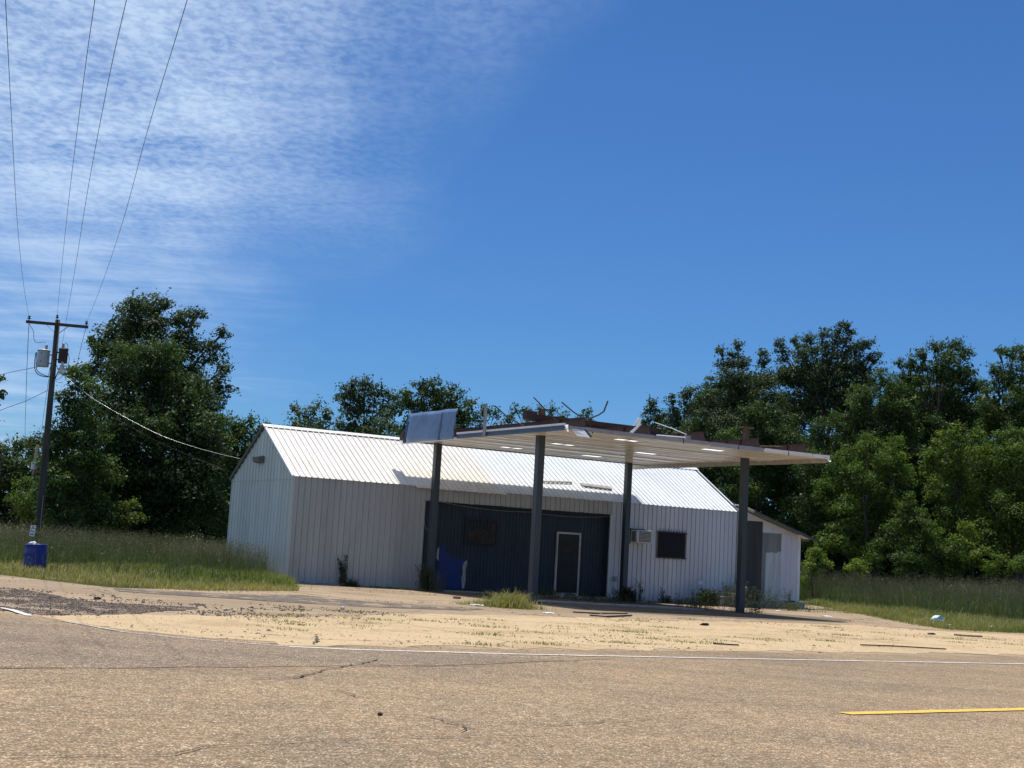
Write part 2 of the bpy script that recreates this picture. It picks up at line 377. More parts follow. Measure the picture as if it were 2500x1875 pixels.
# ------------------------------------------------------------------ ground sheets
def sheet(name, poly, dz, mat, jitter=0., label=None, step=None):
    """flat polygon (world xy) laid on the ground, cut along the ground's fold lines"""
    pts = [np.array(p, float) for p in poly]
    if step:
        out = []
        for i in range(len(pts)):
            a, c = pts[i], pts[(i+1) % len(pts)]; n = max(1, min(400, int(np.linalg.norm(c-a)/step)))
            for k in range(n):
                p = a + (c-a)*k/n
                if k or True: p = p + rng.normal(0, jitter, 2)
                out.append(p)
        pts = out
    bm = bmesh.new(); vs = [bm.verts.new((p[0], p[1], 0)) for p in pts]; bm.faces.new(vs)
    for (c, n) in ((uv2(19, 0), U), (uv2(0, 8), W)):
        g = bm.verts[:]+bm.edges[:]+bm.faces[:]
        bmesh.ops.bisect_plane(bm, geom=g, plane_co=(c[0], c[1], 0), plane_no=(n[0], n[1], 0))
    bmesh.ops.triangulate(bm, faces=bm.faces[:])
    for v in bm.verts: v.co.z = gz(v.co.x, v.co.y) + dz
    me = bpy.data.meshes.new(name); bm.to_mesh(me); bm.free(); me.materials.append(M[mat])
    o = link(name, me); o['kind'] = 'structure'
    return o
big = [(-500, -60), (700, -60), (700, 900), (-500, 900)]
sheet('ground', big, 0, 'earth')
P = lambda *a: [G(*p) for p in a]
grass_edge_L = [(0, 1408), (113, 1421), (282, 1439), (508, 1447), (729, 1447)]
lot_poly = P((-500, 1372), (0, 1404), (113, 1417), (282, 1436), (508, 1440), (729, 1435)) + [uv2(-1.5, -.3), uv2(-.8, 3), uv2(26, 3)] + P((1978, 1477), (2090, 1493), (2227, 1522), (2316, 1536), (2500, 1546), (3200, 1590)) + P((3200, 1640), (1815, 1600), (1073, 1590), (486, 1562), (-100, 1512), (-600, 1490))
sheet('lot', lot_poly, .004, 'lot', .05, step=.7)
apron = P((60, 1507), (282, 1537), (486, 1554), (701, 1576), (1073, 1582), (1815, 1589), (2500, 1600), (3100, 1612), (3100, 1572), (2500, 1552), (2280, 1540), (2100, 1528), (1900, 1521), (1650, 1517), (1420, 1508), (1180, 1500), (960, 1501), (800, 1506), (560, 1504), (300, 1500), (180, 1503))
sheet('concrete_apron', apron, .008, 'apron', .17, step=.42)
dark = P((-300, 1425), (0, 1437), (60, 1441), (140, 1456), (230, 1471), (360, 1478), (480, 1484), (400, 1494), (250, 1502), (130, 1503), (40, 1494), (-300, 1470))
sheet('asphalt_crumbs', dark, .012, 'dark', .07, step=.35)
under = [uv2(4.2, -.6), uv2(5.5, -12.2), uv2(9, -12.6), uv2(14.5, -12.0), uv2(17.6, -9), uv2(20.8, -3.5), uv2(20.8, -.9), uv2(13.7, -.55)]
sheet('canopy_shade_sheet', under, .010, 'slabshade', .12, step=.5)  # painted shade: dark sheet deepening the canopy's shadow on the ground
greys = P((282, 1437), (420, 1444), (600, 1452), (740, 1454), (900, 1470), (1180, 1488), (1130, 1491), (900, 1483), (640, 1468), (400, 1452), (290, 1445))
sheet('asphalt_strip', greys, .012, 'asphaltgrey', .05, step=.35)
road_far = P((-900, 1470), (-300, 1493), (0, 1499), (74, 1504), (282, 1538), (486, 1557), (701, 1579), (1073, 1586), (1815, 1594), (2500, 1606), (3300, 1622))
road_poly = road_far + [np.array((90, 60.)), np.array((90, -50.)), np.array((-90, -50.)), np.array((-60, 20.))]
def road_strip():
    far = []
    for i in range(len(road_far)-1):
        a, c = road_far[i], road_far[i+1]; n = max(1, int(np.linalg.norm(c-a)/.4))
        far += [a+(c-a)*k/n + rng.normal(0, .03, 2) for k in range(n)]
    far.append(road_far[-1])
    d = road_far[-1]-road_far[-2]; d /= np.linalg.norm(d)
    far += [road_far[-1]+d*60]
    d0 = road_far[0]-road_far[1]; d0 /= np.linalg.norm(d0)
    pts = [road_far[0]+d0*60] + far
    a, c = pts[-1], pts[0]
    return pts + [np.array((a[0]+10, -45.)), np.array((c[0]-10, -45.))]
sheet('road', road_strip(), .016, 'road')
patch = P((-200, 1512), (60, 1512), (282, 1545), (486, 1564), (800, 1588), (1060, 1596), (1500, 1612), (1100, 1629), (700, 1631), (300, 1636), (-200, 1636))
sheet('road_patch', patch, .020, 'road2', .04, step=.35)
def line(name, pix, width, mat, dz=.024):
    c = [G(*p) for p in pix]; out = []
    for i in range(len(c)-1):
        n = max(1, int(np.linalg.norm(c[i+1]-c[i])/.25))
        for k in range(n + (i == len(c)-2)): out.append(c[i]+(c[i+1]-c[i])*k/n)
    L, Rr = [], []
    for i, p in enumerate(out):
        d = out[min(i+1, len(out)-1)]-out[max(i-1, 0)]; d /= np.linalg.norm(d); nrm = np.array([-d[1], d[0]])
        L.append(p+nrm*(width/2+rng.normal(0, .006))); Rr.append(p-nrm*(width/2+rng.normal(0, .006)))
    sheet(name, L+Rr[::-1], dz, mat)
line('edge_line', [(706, 1583), (860, 1590), (1073, 1596), (1250, 1601), (1815, 1612), (2500, 1624), (3000, 1633)], .10, 'line_white')
line('edge_line', [(0, 1487), (30, 1493), (72, 1507)], .11, 'line_white')
line('edge_line', [(150, 1519), (300, 1547), (486, 1566), (640, 1578), (704, 1583)], .08, 'line_faint')
line('centre_line', [(2062, 1748), (2500, 1736.5), (3100, 1722)], .17, 'line_yellow')
def crack(pix, w0=.02):
    c = [G(*p) for p in pix]; out = []
    for i in range(len(c)-1):
        n = max(2, int(np.linalg.norm(c[i+1]-c[i])/.09))
        out += [c[i]+(c[i+1]-c[i])*k/n for k in range(n + (i == len(c)-2))]
    off = np.cumsum(rng.normal(0, .016, (len(out), 2)), 0); off -= np.linspace(0, 1, len(out))[:, None]*off[-1]
    out = [p+o_ for p, o_ in zip(out, off)]; L, Rr = [], []
    for i, p in enumerate(out):
        d = out[min(i+1, len(out)-1)]-out[max(i-1, 0)]; d = d/max(1e-6, np.linalg.norm(d)); nrm = np.array([-d[1], d[0]]); w_ = w0*abs(rng.normal(.5, .35))+.003
        L.append(p+nrm*w_/2); Rr.append(p-nrm*w_/2)
    vs, fs = [], []
    for a, b_ in zip(L, Rr): vs += [(a[0], a[1], gz(*a)+.028), (b_[0], b_[1], gz(*b_)+.028)]
    for i in range(len(L)-1): fs.append((2*i, 2*i+1, 2*i+3, 2*i+2))
    o = MB().add(vs, fs).build('road_crack', 'crackfill'); o['kind'] = 'structure'
for pix, w_ in (([(923, 1615), (816, 1638), (731, 1663), (612, 1663)], .03), ([(1057, 1757), (1090, 1768), (1127, 1779), (1156, 1785)], .022), ([(1127, 1779), (1124, 1795)], .014), ([(20, 1858), (200, 1853), (413, 1851), (482, 1831), (623, 1826), (850, 1812), (1207, 1806), (1350, 1800)], .011),
                ([(1250, 1785), (1460, 1776), (1567, 1767), (1700, 1757)], .014), ([(827, 1692), (867, 1707)], .02), ([(782, 1552), (784, 1562), (766, 1575)], .05), ([(740, 1545), (780, 1552)], .03), ([(0, 1637), (300, 1640), (700, 1636), (1060, 1630), (1250, 1629)], .016),
                ([(900, 1541), (1180, 1545), (1480, 1552)], .04), ([(1250, 1520), (1500, 1533), (1800, 1540), (2050, 1546)], .035), ([(1700, 1556), (1900, 1560), (2150, 1563)], .04), ([(620, 1520), (760, 1526), (930, 1524)], .03)):
    crack(pix, w_)
# far dirt track at the left edge and mown lawn beyond
sheet('track', [AT(-900, 1290, 75)[:2], AT(-300, 1300, 78)[:2], AT(35, 1292, 80)[:2], AT(60, 1292, 95)[:2], AT(0, 1290, 130)[:2], AT(-900, 1290, 140)[:2]], .008, 'lot')

# ------------------------------------------------------------------ leaves, grasses
def leafquads(c, nrm, size, fold=.25, aspect=.55):
    """one folded leaf (2 triangles as a bent quad) per centre"""
    n = len(c); a = rng.normal(size=(n, 3)); a -= nrm*np.sum(a*nrm, 1, keepdims=True); a /= np.linalg.norm(a, axis=1, keepdims=True)
    b = np.cross(nrm, a); s = size[:, None]
    V = np.stack([c-a*s*.5, c+b*s*.5*aspect+nrm*s*fold*.3, c+a*s*.5-nrm*s*fold*.4, c-b*s*.5*aspect+nrm*s*fold*.3], 1)
    F = np.arange(n*4).reshape(n, 4)
    return V.reshape(-1, 3), F
def unit(v): return v/np.maximum(np.linalg.norm(v, axis=1, keepdims=True), 1e-9)
def tree(label, dist, crown_, mat='leaf', leaf=.17, dens=1., trunk=None, group=None, cat='tree', name='tree', tone0=.4, depth=1., base=None, spread=.5, seed=None):
    """crown: list of (px, py, radius px) read off the photograph, set at `dist` metres; each becomes a cloud of leafy sub-clumps"""
    crown = crown_
    if min(c[0] for c in crown_) > 1545 and not name == 'thicket': dist = 76 + (dist-56)*.75
    sc_ = dist/FPX; C_, Rr = [], []
    for (px, py, pr) in crown:
        r = pr*sc_; p = AT(px, py, dist + rng.uniform(-spread, spread)*r*2.0*depth); C_.append(p); Rr.append(r)
    C_ = np.array(C_); Rr = np.array(Rr)
    cx, cy = (C_[:, 0]*Rr).sum()/Rr.sum(), (C_[:, 1]*Rr).sum()/Rr.sum()
    if base is not None: cx = AT(base, 1300, dist)[0]; cy = dist
    z0 = gz(cx, cy); org = np.array([cx, cy, z0])
    pts, nr, tn, sz = [], [], [], []
    for c, r in zip(C_, Rr):
        ns = max(6, int(14*(r/1.0)**1.25))
        d = unit(rng.normal(size=(ns, 3))); rad = r*rng.uniform(.55, 1.02, ns)
        d[:, 1] -= .15*(d[:, 1] > 0)
        cc = c + d*rad[:, None]*np.array([1, depth, .92])
        for q in cc:
            if q[2] < z0 + .05: continue
            sr = rng.uniform(.24, .46)*min(r, 1.7) + .12
            k = int(dens*62*sr*sr/(leaf*leaf)*.14*rng.uniform(.6, 1.25)) + 4
            dd = unit(rng.normal(size=(k, 3)) + np.array([0, 0, .25])); rr = sr*np.abs(rng.uniform(.25, 1.0, k))**.6
            el_ = np.array([1.18, 1.18, .66])
            pp = q + dd*rr[:, None]*el_ + rng.normal(0, leaf*.35, (k, 3))
            pts.append(pp); nr.append(unit(dd*.8 + rng.normal(size=(k, 3))*.48 + np.array([0, 0, .40])))
            tn.append(np.clip(tone0 + rng.normal(0, .16) + rng.normal(0, .12, k), 0, 1)); sz.append(leaf*rng.uniform(.6, 1.35, k))
            # leafy shoots that break the outline
            ksp = 1; out = unit(q-c+np.array([[0, 0, .35*r]]))[0] if np.linalg.norm(q-c) > 1e-6 else np.array([0, 0, 1.])
            for _ in range(ksp):
                dv = out*.8 + rng.normal(0, .55, 3) + np.array([0, 0, .25]); dv /= np.linalg.norm(dv); m_ = 3 + int(5*sr/leaf*.28)
                t_ = rng.uniform(.5, 1.75, m_)*sr; pts.append(q + dv*t_[:, None] + rng.normal(0, leaf*.45, (m_, 3)))
                nr.append(unit(rng.normal(size=(m_, 3))+np.array([0, 0, .7]))); tn.append(np.clip(tone0+.08+rng.normal(0, .15, m_), 0, 1)); sz.append(leaf*rng.uniform(.7, 1.3, m_))
        # inner mass of larger leaf sprays, so that the crown closes
        k = int(34*r*r*min(1.2, dens)/max(.6, (leaf/.15)**2)) + 3
        dd = unit(rng.normal(size=(k, 3))); rr = r*rng.uniform(.15, .84, k)
        pts.append(c + dd*rr[:, None]*np.array([1, depth, .92])); nr.append(unit(rng.normal(size=(k, 3))+np.array([0, -.6, .3])))
        tn.append(np.clip(tone0-.08+rng.normal(0, .12, k), 0, 1)); sz.append(leaf*rng.uniform(1.6, 3.2, k))
    pts = np.concatenate(pts); nr = np.concatenate(nr); tn = np.concatenate(tn); sz = np.concatenate(sz)
    keep = pts[:, 2] > z0 - .02
    pts, nr, tn, sz = pts[keep], nr[keep], tn[keep], sz[keep]
    V, F = leafquads(pts, nr, sz)
    root = thing(name, label, cat, tuple(org), 0, group)
    bulk('crown', V-org, F, np.repeat(tn, 4), mat, root)
    mb = MB(); H = (C_[:, 2]+Rr*.3).max()-z0; tr = trunk or max(.05, H*.018)
    top = np.array([C_[:, 0].mean()-cx, C_[:, 1].mean()-cy, H*.8])
    path = [(0, 0, -.2)] + [(top[0]*t**1.5 + rng.normal(0, .02*H), top[1]*t**1.5 + rng.normal(0, .02*H), top[2]*t) for t in (.25, .5, .75, 1.)]
    mb.tube(path, [tr, tr*.85, tr*.65, tr*.42, tr*.15], 8)
    for c, r in zip(C_, Rr):
        rel = c-org; t = min(.9, max(.12, (rel[2]-r*.8)/max(top[2], .1)*.75)); k = t*4; i = min(3, int(k)); a = Vector(path[i]).lerp(Vector(path[i+1]), k-i)
        e = Vector(rel); mid_ = a.lerp(e, .5) + Vector((0, 0, -.1*r)); mb.tube([a, mid_, e], [tr*.38, tr*.25, tr*.09], 5)
        for _ in range(4):
            d = Vector(unit(rng.normal(size=(1, 3)))[0])*r*.85; mb.tube([mid_.lerp(e, .6), e+d*.5, e+d], [tr*.12, tr*.08, tr*.03], 4)
    mb.build('trunk', 'bark', root, smooth=True)
    return root
def blades(P2, h, w, lean, tone_lo, tone_hi, curl=.35):
    """curved grass blades: two quads each. P2 (n,3) roots"""
    n = len(P2); th = rng.uniform(0, 2*math.pi, n); d = np.stack([np.cos(th), np.sin(th), np.zeros(n)], 1)
    ph = rng.uniform(0, math.pi, n); s = np.stack([np.cos(ph), np.sin(ph), np.zeros(n)], 1)*(w/2)[:, None]
    l = (lean*h)[:, None]; z = np.array([0, 0, 1.])
    a = P2; b = P2 + z*(h*.55)[:, None] + d*l*.35; c = P2 + z*(h*(1-curl*lean))[:, None] + d*l
    V = np.stack([a-s, a+s, b+s*.8, b-s*.8, c+s*.15, c-s*.15], 1).reshape(-1, 3)
    k = np.arange(n)[:, None]*6; F = np.concatenate([k+np.array([[0, 1, 2, 3]]), k+np.array([[3, 2, 4, 5]])], 0)
    t = np.stack([tone_lo, tone_lo, (tone_lo+tone_hi)/2, (tone_lo+tone_hi)/2, tone_hi, tone_hi], 1).ravel()
    return V, F, t
def merge(parts):
    V, F, T = [], [], []; k = 0
    for v, f, t in parts: V.append(v); F.append(f+k); T.append(t); k += len(v)
    return np.concatenate(V), np.concatenate(F), np.concatenate(T)
def scatter(poly, n):
    """n random points in a world polygon, with ground height"""
    poly = np.array(poly); lo, hi = poly.min(0), poly.max(0); out = []
    x1, y1 = poly[:, 0], poly[:, 1]; x2, y2 = np.roll(x1, -1), np.roll(y1, -1)
    got = 0
    while got < n:
        q = rng.uniform(lo, hi, (n*2, 2)); ins = np.zeros(len(q), bool)
        for a, b_, c, d in zip(x1, y1, x2, y2):
            cond = ((b_ > q[:, 1]) != (d > q[:, 1])) & (q[:, 0] < (c-a)*(q[:, 1]-b_)/((d-b_) if abs(d-b_) > 1e-9 else 1e-9)+a)
            ins ^= cond
        out.append(q[ins]); got += ins.sum()
    q = np.concatenate(out)[:n]
    z = np.array([gz(*p) for p in q]); return np.column_stack([q, z])
def noise2(q, s, seed=0):
    r_ = np.random.default_rng(seed); v = 0
    for k in range(5):
        a = r_.uniform(0, 6.28); f = s*(1.7**k); v = v + np.sin((q[:, 0]*math.cos(a)+q[:, 1]*math.sin(a))*f + r_.uniform(0, 6.28) + 1.3*np.sin(q[:, 1]*f*.6+k))/(1.25**k)
    return v/2.4
def tall_weeds(name, poly, n, h0, label, hvar=.22, lo=0., hi=1.):
    q = scatter(poly, n); nz = noise2(q, .5, 3)
    h = h0*(1+.20*nz)*rng.uniform(1-hvar*1.3, 1+hvar*1.2, n)
    parts = []
    k = rng.random(n); tint = .12*noise2(q, .9, 8)
    parts.append(blades(q, h, np.full(n, .016), rng.uniform(.03, .22, n), lo+.1+.1*rng.random(n)+tint, hi*.62+.2*rng.random(n)+tint))
    # leaves low down
    m_ = rng.random(n) < .9; ql = q[m_]+np.column_stack([rng.normal(0, .06, (m_.sum(), 2)), np.zeros(m_.sum())])
    parts.append(blades(ql, h[m_]*rng.uniform(.35, .75, m_.sum()), rng.uniform(.018, .032, m_.sum()), rng.uniform(.2, .7, m_.sum()), np.clip(.05+tint[m_], 0, 1), .15+.3*rng.random(m_.sum())+tint[m_]))
    # seed heads: loose sprays of small flecks
    S = 5
    c = np.repeat(q+np.column_stack([np.zeros((n, 2)), h*.86]), S, 0); c = c + rng.normal(0, 1, (n*S, 3))*np.array([.065, .065, .13])*1.
    V, F = leafquads(c, unit(rng.normal(size=(n*S, 3))), rng.uniform(.025, .058, n*S), aspect=.4)
    parts.append((V, F, np.repeat(np.clip(.62*hi+.3*rng.random(n*S)+np.repeat(tint, S), 0, 1), 4)))
    V, F, T = merge(parts); o = bulk(name, V, F, T, 'weed'); o['kind'] = 'stuff'; tag(o, label, 'weeds'); return o
def short_grass(name, poly, n, h0, label, tone=.35, mat='grass', cat='grass'):
    q = scatter(poly, n); nz = noise2(q, 1.2, 5); h = h0*(1+.35*nz)*rng.uniform(.5, 1.4, n)
    t = tone + .22*noise2(q, .8, 9)
    V, F, T = blades(q, h, rng.uniform(.010, .022, n), rng.uniform(.1, .9, n), t-.15+.15*rng.random(n), t+.15+.35*rng.random(n))
    o = bulk(name, V, F, T, mat); o['kind'] = 'stuff'; tag(o, label, cat); return o

# ================================================================== the metal building
bl = thing('metal_building', 'long low white metal building with ribbed walls and a pale ribbed gable roof', 'building', (bo[0], bo[1], 0), YAW)
RW = .2286
def ribmesh(name, width, mat, rib=.026, minor=True, seam_=0.):
    """one sheet strip of unit height; x along the wall, -y outwards, z up; rib along its left edge"""
    pr = [(0, 0), (.010, -rib), (.034, -rib), (.046, 0)]
    if minor:
        for c in (width*.45, width*.72): pr += [(c-.008, 0), (c-.003, -.005), (c+.003, -.005), (c+.008, 0)]
    pr += [(width, 0)]
    width -= seam_; pr[-1] = (width, 0); mb = MB(); n = len(pr)
    vs = [(x_, y_, 0) for x_, y_ in pr] + [(x_, y_, 1) for x_, y_ in pr]
    mb.add(vs, [(i, i+1, n+i+1, n+i) for i in range(n-1)])
    # returned edge so that the sheet has thickness
    mb.add([(pr[-1][0], 0, 0), (pr[-1][0], .004, 0), (pr[-1][0], .004, 1), (pr[-1][0], 0, 1), (0, .004, 0), (0, .004, 1)], [(0, 1, 2, 3), (1, 4, 5, 2)])
    return mb.mesh(name, mat)
wallmesh = {k: ribmesh('wall_panel', RW, k, rib=.032, seam_=sm_) for k, sm_ in (('siding', .008), ('siding_right', .011))}
US = [i*RW for i in range(int(L_/RW)+1)]
RL, RRt = 5.15, 13.66
for i, u_ in enumerate(US):
    if u_ + RW > L_ + .05: continue
    bot = hz(u_, 0) + (.05 if u_ < RL else .03) + rng.uniform(-.012, .012)
    mt = 'siding' if u_ < RRt else 'siding_right'
    if RL-.1 < u_ < RRt-.1: bot = 3.065 + rng.uniform(-.012, .012)
    top = HE - .012
    o = link('wall_panel', wallmesh[mt], bl, (u_, rng.uniform(-.003, .003), bot), (0, 0, 0), (1, 1, top-bot))
# corner trims, base trim, slab
for nm, x0, x1, y0, y1, z0, z1, mt in [
    ('corner_trim', -.035, .06, -.045, .05, hz(0, 0)+.02, HE-.02, 'siding_left'),
    ('corner_trim', L_-.05, L_+.05, -.05, .05, hz(L_, 0)+.02, HE-.02, 'siding_right'),
    ('opening_trim', RL-.06, RL+.03, -.04, .05, hz(RL, 0)+.03, 3.06, 'siding'),
    ('opening_trim', RRt-.02, RRt+.10, -.045, .05, hz(RRt, 0)+.03, 3.06, 'siding_right')]:
    MB().box(x0, x1, y0, y1, z0, z1).build(nm, mt, bl)
mb = MB()
vs = []
for (u_, w_) in ((-.08, -.12), (L_+.05, -.12), (L_+.05, D_), (-.08, D_)):
    vs.append((u_, w_, hz(u_, w_)-.3))
for (u_, w_) in ((-.08, -.12), (L_+.05, -.12), (L_+.05, D_), (-.08, D_)):
    vs.append((u_, w_, hz(u_, w_)+.045))
mb.hexa(vs).build('slab', 'concrete', bl)
MB().box(.06, RL-.06, .02, .03, -.5, HE-.02).build('wall_backing', 'gapblack', bl); MB().box(RRt+.12, L_-.06, .02, .03, -.5, HE-.02).build('wall_backing', 'gapblack', bl); MB().box(RL-.06, RRt+.12, .02, .03, 3.09, HE-.02).build('wall_backing', 'gapblack', bl)
MB().box(0.06, L_-.06, 5.9, 5.98, hz(0, 0)-.3, HE).build('rear_wall', 'siding_right', bl)
MB().box(L_-.02, L_+.02, .05, 5.95, hz(L_, 0), HE).build('end_wall', 'siding_right', bl)
MB().add([(L_+.01, 0, HE-.01), (L_+.01, D_, HE-.01), (L_+.01, D_/2, HR-.03), (L_-.03, 0, HE-.01), (L_-.03, D_, HE-.01), (L_-.03, D_/2, HR-.03)], [(0, 1, 2), (5, 4, 3), (0, 2, 5, 3), (1, 4, 5, 2)]).build('end_gable', 'siding_right', bl)
# gable wall facing the field (u = 0): pale ribbed sheets in two courses with a seam at z = 3.47
GW = .301; ng = int(D_/GW)
gm = ribmesh('gable_panel', GW, 'siding_left', rib=.03)
seam = 3.47
def rake(w_): return HE + (HR-HE)*(1-abs(w_-D_/2)/(D_/2))
for i in range(ng):
    w0 = D_ - i*GW            # panel runs from w0 down to w0-GW; outward is -u
    bot = hz(0, w0)+.04
    link('gable_panel', gm, bl, (rng.uniform(-.003, .003), w0, bot), (0, 0, -math.pi/2), (1, 1, seam-bot))
    # upper course, cut to the rake; overlaps 2 cm proud
    pr = [(0, 0), (.010, -.03), (.034, -.03), (.046, 0), (GW*.45, 0), (GW, 0)]
    def tz(d): return max(seam+.01, rake(w0-d)-.03)
    mb = MB(); n = len(pr)
    cut = sorted(set([p for p in pr] + ([(w0-D_/2, 0)] if 0.05 < w0-D_/2 < GW else [])))
    n = len(cut)
    vs = [(y_-.006, w0-x_, seam-.01) for x_, y_ in cut] + [(y_-.006, w0-x_, tz(x_)) for x_, y_ in cut]
    mb.add(vs, [(k, k+1, n+k+1, n+k) for k in range(n-1)]).build('gable_panel', 'siding_left', bl)
MB().box(-.012, .0, .02, D_-.02, seam-.016, seam-.002).build('seam_flashing', 'grey_trim', bl)
MB().box(.06, .10, .03, D_-.03, -.5, HE).add([(.08, .03, HE), (.08, D_-.03, HE), (.08, D_/2, HR-.05)], [(0, 1, 2)]).build('gable_backing', 'ply', bl)
# roof: ribbed sheets, front slope; the left third is an older cream colour
sl_ang = math.atan2(HR-HE, D_/2); slen = math.hypot(HR-HE, D_/2)
MB().hexa([(-.02, .0, HE-.03), (L_+.02, .0, HE-.03), (L_+.02, D_/2, HR-.03), (-.02, D_/2, HR-.03), (-.02, .0, HE-.005), (L_+.02, .0, HE-.005), (L_+.02, D_/2, HR-.005), (-.02, D_/2, HR-.005)]).build('roof_underlay', 'gapblack', bl)
rm = {k: ribmesh('roof_panel', RW, k, rib=.038, minor=False, seam_=.009) for k in ('roof_cream', 'roof_white')}
for i, u_ in enumerate(US):
    if u_ + RW > L_ + .12: continue
    ext = .07 + (.13 if 4.6 < u_ < 8.5 else 0) + rng.uniform(-.006, .01)
    k = 'roof_cream' if u_ < 8.45 else 'roof_white'
    y0 = -ext*math.cos(sl_ang); z0 = HE + .012 - ext*math.sin(sl_ang)
    # strip's local z runs up the slope, its -y is the roof's outer normal
    o = link('roof_panel', rm[k], bl, (u_-.03, y0, z0+rng.uniform(0, .004)), (-(math.pi/2-sl_ang), 0, 0), (1, 1, slen+ext-.02))
MB().hexa([(-.03, D_+.1, HE-.06), (L_+.03, D_+.1, HE-.06), (L_+.03, D_/2, HR-.02), (-.03, D_/2, HR-.02), (-.03, D_+.1, HE-.0), (L_+.03, D_+.1, HE-.0), (L_+.03, D_/2, HR+.03), (-.03, D_/2, HR+.03)]).build('rear_roof', 'roof_white', bl)
# ridge cap standing on the ribs, so that dark gaps show beneath it
segs = 7
for i in range(segs):
    a0 = -.12 + i*(L_+.2)/segs; a1 = a0 + (L_+.2)/segs + .02; dz = rng.uniform(0, .014)
    zc_ = HR+.060+dz; e = .17; drop = e*math.tan(sl_ang)
    MB().hexa([(a0, D_/2-e, zc_-drop-.012), (a1, D_/2-e, zc_-drop-.012), (a1, D_/2, zc_-.012), (a0, D_/2, zc_-.012), (a0, D_/2-e, zc_-drop), (a1, D_/2-e, zc_-drop), (a1, D_/2, zc_), (a0, D_/2, zc_)]
              ).hexa([(a0, D_/2, zc_-.012), (a1, D_/2, zc_-.012), (a1, D_/2+e, zc_-drop-.012), (a0, D_/2+e, zc_-drop-.012), (a0, D_/2, zc_), (a1, D_/2, zc_), (a1, D_/2+e, zc_-drop), (a0, D_/2+e, zc_-drop)]).build('ridge_cap', 'roof_cream' if a0 < 8 else 'roof_white', bl)
# rake trims
def rakebar(w0, z0, w1, z1, mt, uu=-.05, th=.09):
    MB().bar((uu, w0, z0), (uu, w1, z1), .09, th).build('rake_trim', mt, bl)
rakebar(-.05, HE-.03, D_/2, HR-.0, 'white_trim', -.03, .06)
rakebar(D_/2, HR-.01, D_+.10, HE-.07, 'darkroof', -.05, .12)
MB().bar((L_+.03, -.05, HE-.03), (L_+.03, D_/2, HR), .08, .06).build('rake_trim', 'white_trim', bl)
# two loose boards lying on the roof
def on_roof(u_, w_, h=.03): return (u_, w_-math.sin(sl_ang)*h, HE+.012+w_*math.tan(sl_ang)+math.cos(sl_ang)*h)
for (ua, ub, wa, wb, th, lab) in ((10.9, 12.35, .86, .98, .05, 'thin grey board lying on the white roof slope, the narrower of two'), (12.75, 14.2, .88, .80, .13, 'wide weathered board lying on the white roof slope beside the thin one')):
    p0 = on_roof(ua, wa, .06); p1 = on_roof(ub, wb, .06)
    mb = MB(); mb.bar(Vector(p0)-Vector(p0), Vector(p1)-Vector(p0), th*1.5, .04, (0, -math.sin(sl_ang), math.cos(sl_ang)))
    w3 = uv2(p0[0], p0[1]); o = mb.build('loose_board', 'concrete', None, (w3[0], w3[1], p0[2]), (0, 0, YAW)); tag(o, lab, 'board')
# recessed dark-blue front under the header
RW_ = .20
seams = [RL-.05, 6.35, 7.55, 8.75, 9.96, 11.17, 12.38, 13.70]
for i in range(7):
    a0, a1 = seams[i]+.004, seams[i+1]-.004; n = 8 if i != 0 else 8
    mb = MB(); z0 = hz(a0, .2)+.05; z1 = 3.25; d = rng.uniform(-.006, .006)
    pr = []
    for k in range(n):
        x0 = a0+(a1-a0)*k/n; x1 = a0+(a1-a0)*(k+1)/n
        pr += [(x0, 0), (x1-.014, 0), (x1-.010, .012), (x1-.002, .012)]
    vs = [(x_, RW_+y_+d, z0) for x_, y_ in pr]+[(x_, RW_+y_+d, z1) for x_, y_ in pr]; nn_ = len(pr)
    mb.add(vs, [(k, k+1, nn_+k+1, nn_+k) for k in range(nn_-1)])
    mb.build('plywood_sheet', 'navy', bl)
MB().box(RL-.05, RRt+.05, RW_+.03, RW_+.06, -.4, 3.4).build('recess_backing', 'ply', bl)
MB().box(RL-.02, RL, .0, RW_+.02, hz(RL, 0), 3.06).build('recess_return', 'navy', bl)
MB().box(RRt-.02, RRt, .0, RW_+.02, hz(RRt, 0), 3.06).build('recess_return', 'navy', bl)
MB().box(RL, RRt, .0, RW_, 3.055, 3.07).build('recess_soffit', 'ply', bl)
MB().box(RL-.1, RRt+.1, -.45, RW_, -.5, hz(8, 0)+.02).build('door_step', 'concrete', bl)
# torn bright blue area with pale torn edges
def poly_prism(pts, y0, y1):
    n = len(pts); return MB().add([(a, y0, b_) for a, b_ in pts]+[(a, y1, b_) for a, b_ in pts], [tuple(range(n)), tuple(range(n, 2*n))[::-1]]+[(i, n+i, n+(i+1) % n, (i+1) % n) for i in range(n)])
bp = [(5.99, -.02), (6.0, .35), (6.05, .9), (6.02, 1.25), (6.03, 1.37), (6.16, 1.45), (6.21, 1.63), (6.27, 1.60), (6.30, 1.30), (6.42, 1.24), (6.50, 1.16), (6.58, 1.03), (6.80, 1.01), (7.05, .99), (7.22, .97), (7.12, .88), (7.06, .7), (7.10, .5), (7.04, .3), (7.12, .12), (7.11, -.08), (6.4, -.08)]
poly_prism(bp, RW_-.016, RW_-.006).build('blue_patch', 'blue', bl)
pb = [(7.12, -.07), (7.05, .3), (7.11, .5), (7.07, .7), (7.13, .88), (7.24, .98), (7.27, .9), (7.22, .6), (7.24, .2), (7.20, -.07)]
poly_prism(pb, RW_-.022, RW_-.012).build('torn_veneer', 'concrete', bl)
poly_prism([(5.94, 1.0), (5.97, 1.36), (6.04, 1.40), (6.03, 1.1), (6.05, .9)], RW_-.022, RW_-.012).build('torn_veneer', 'concrete', bl)
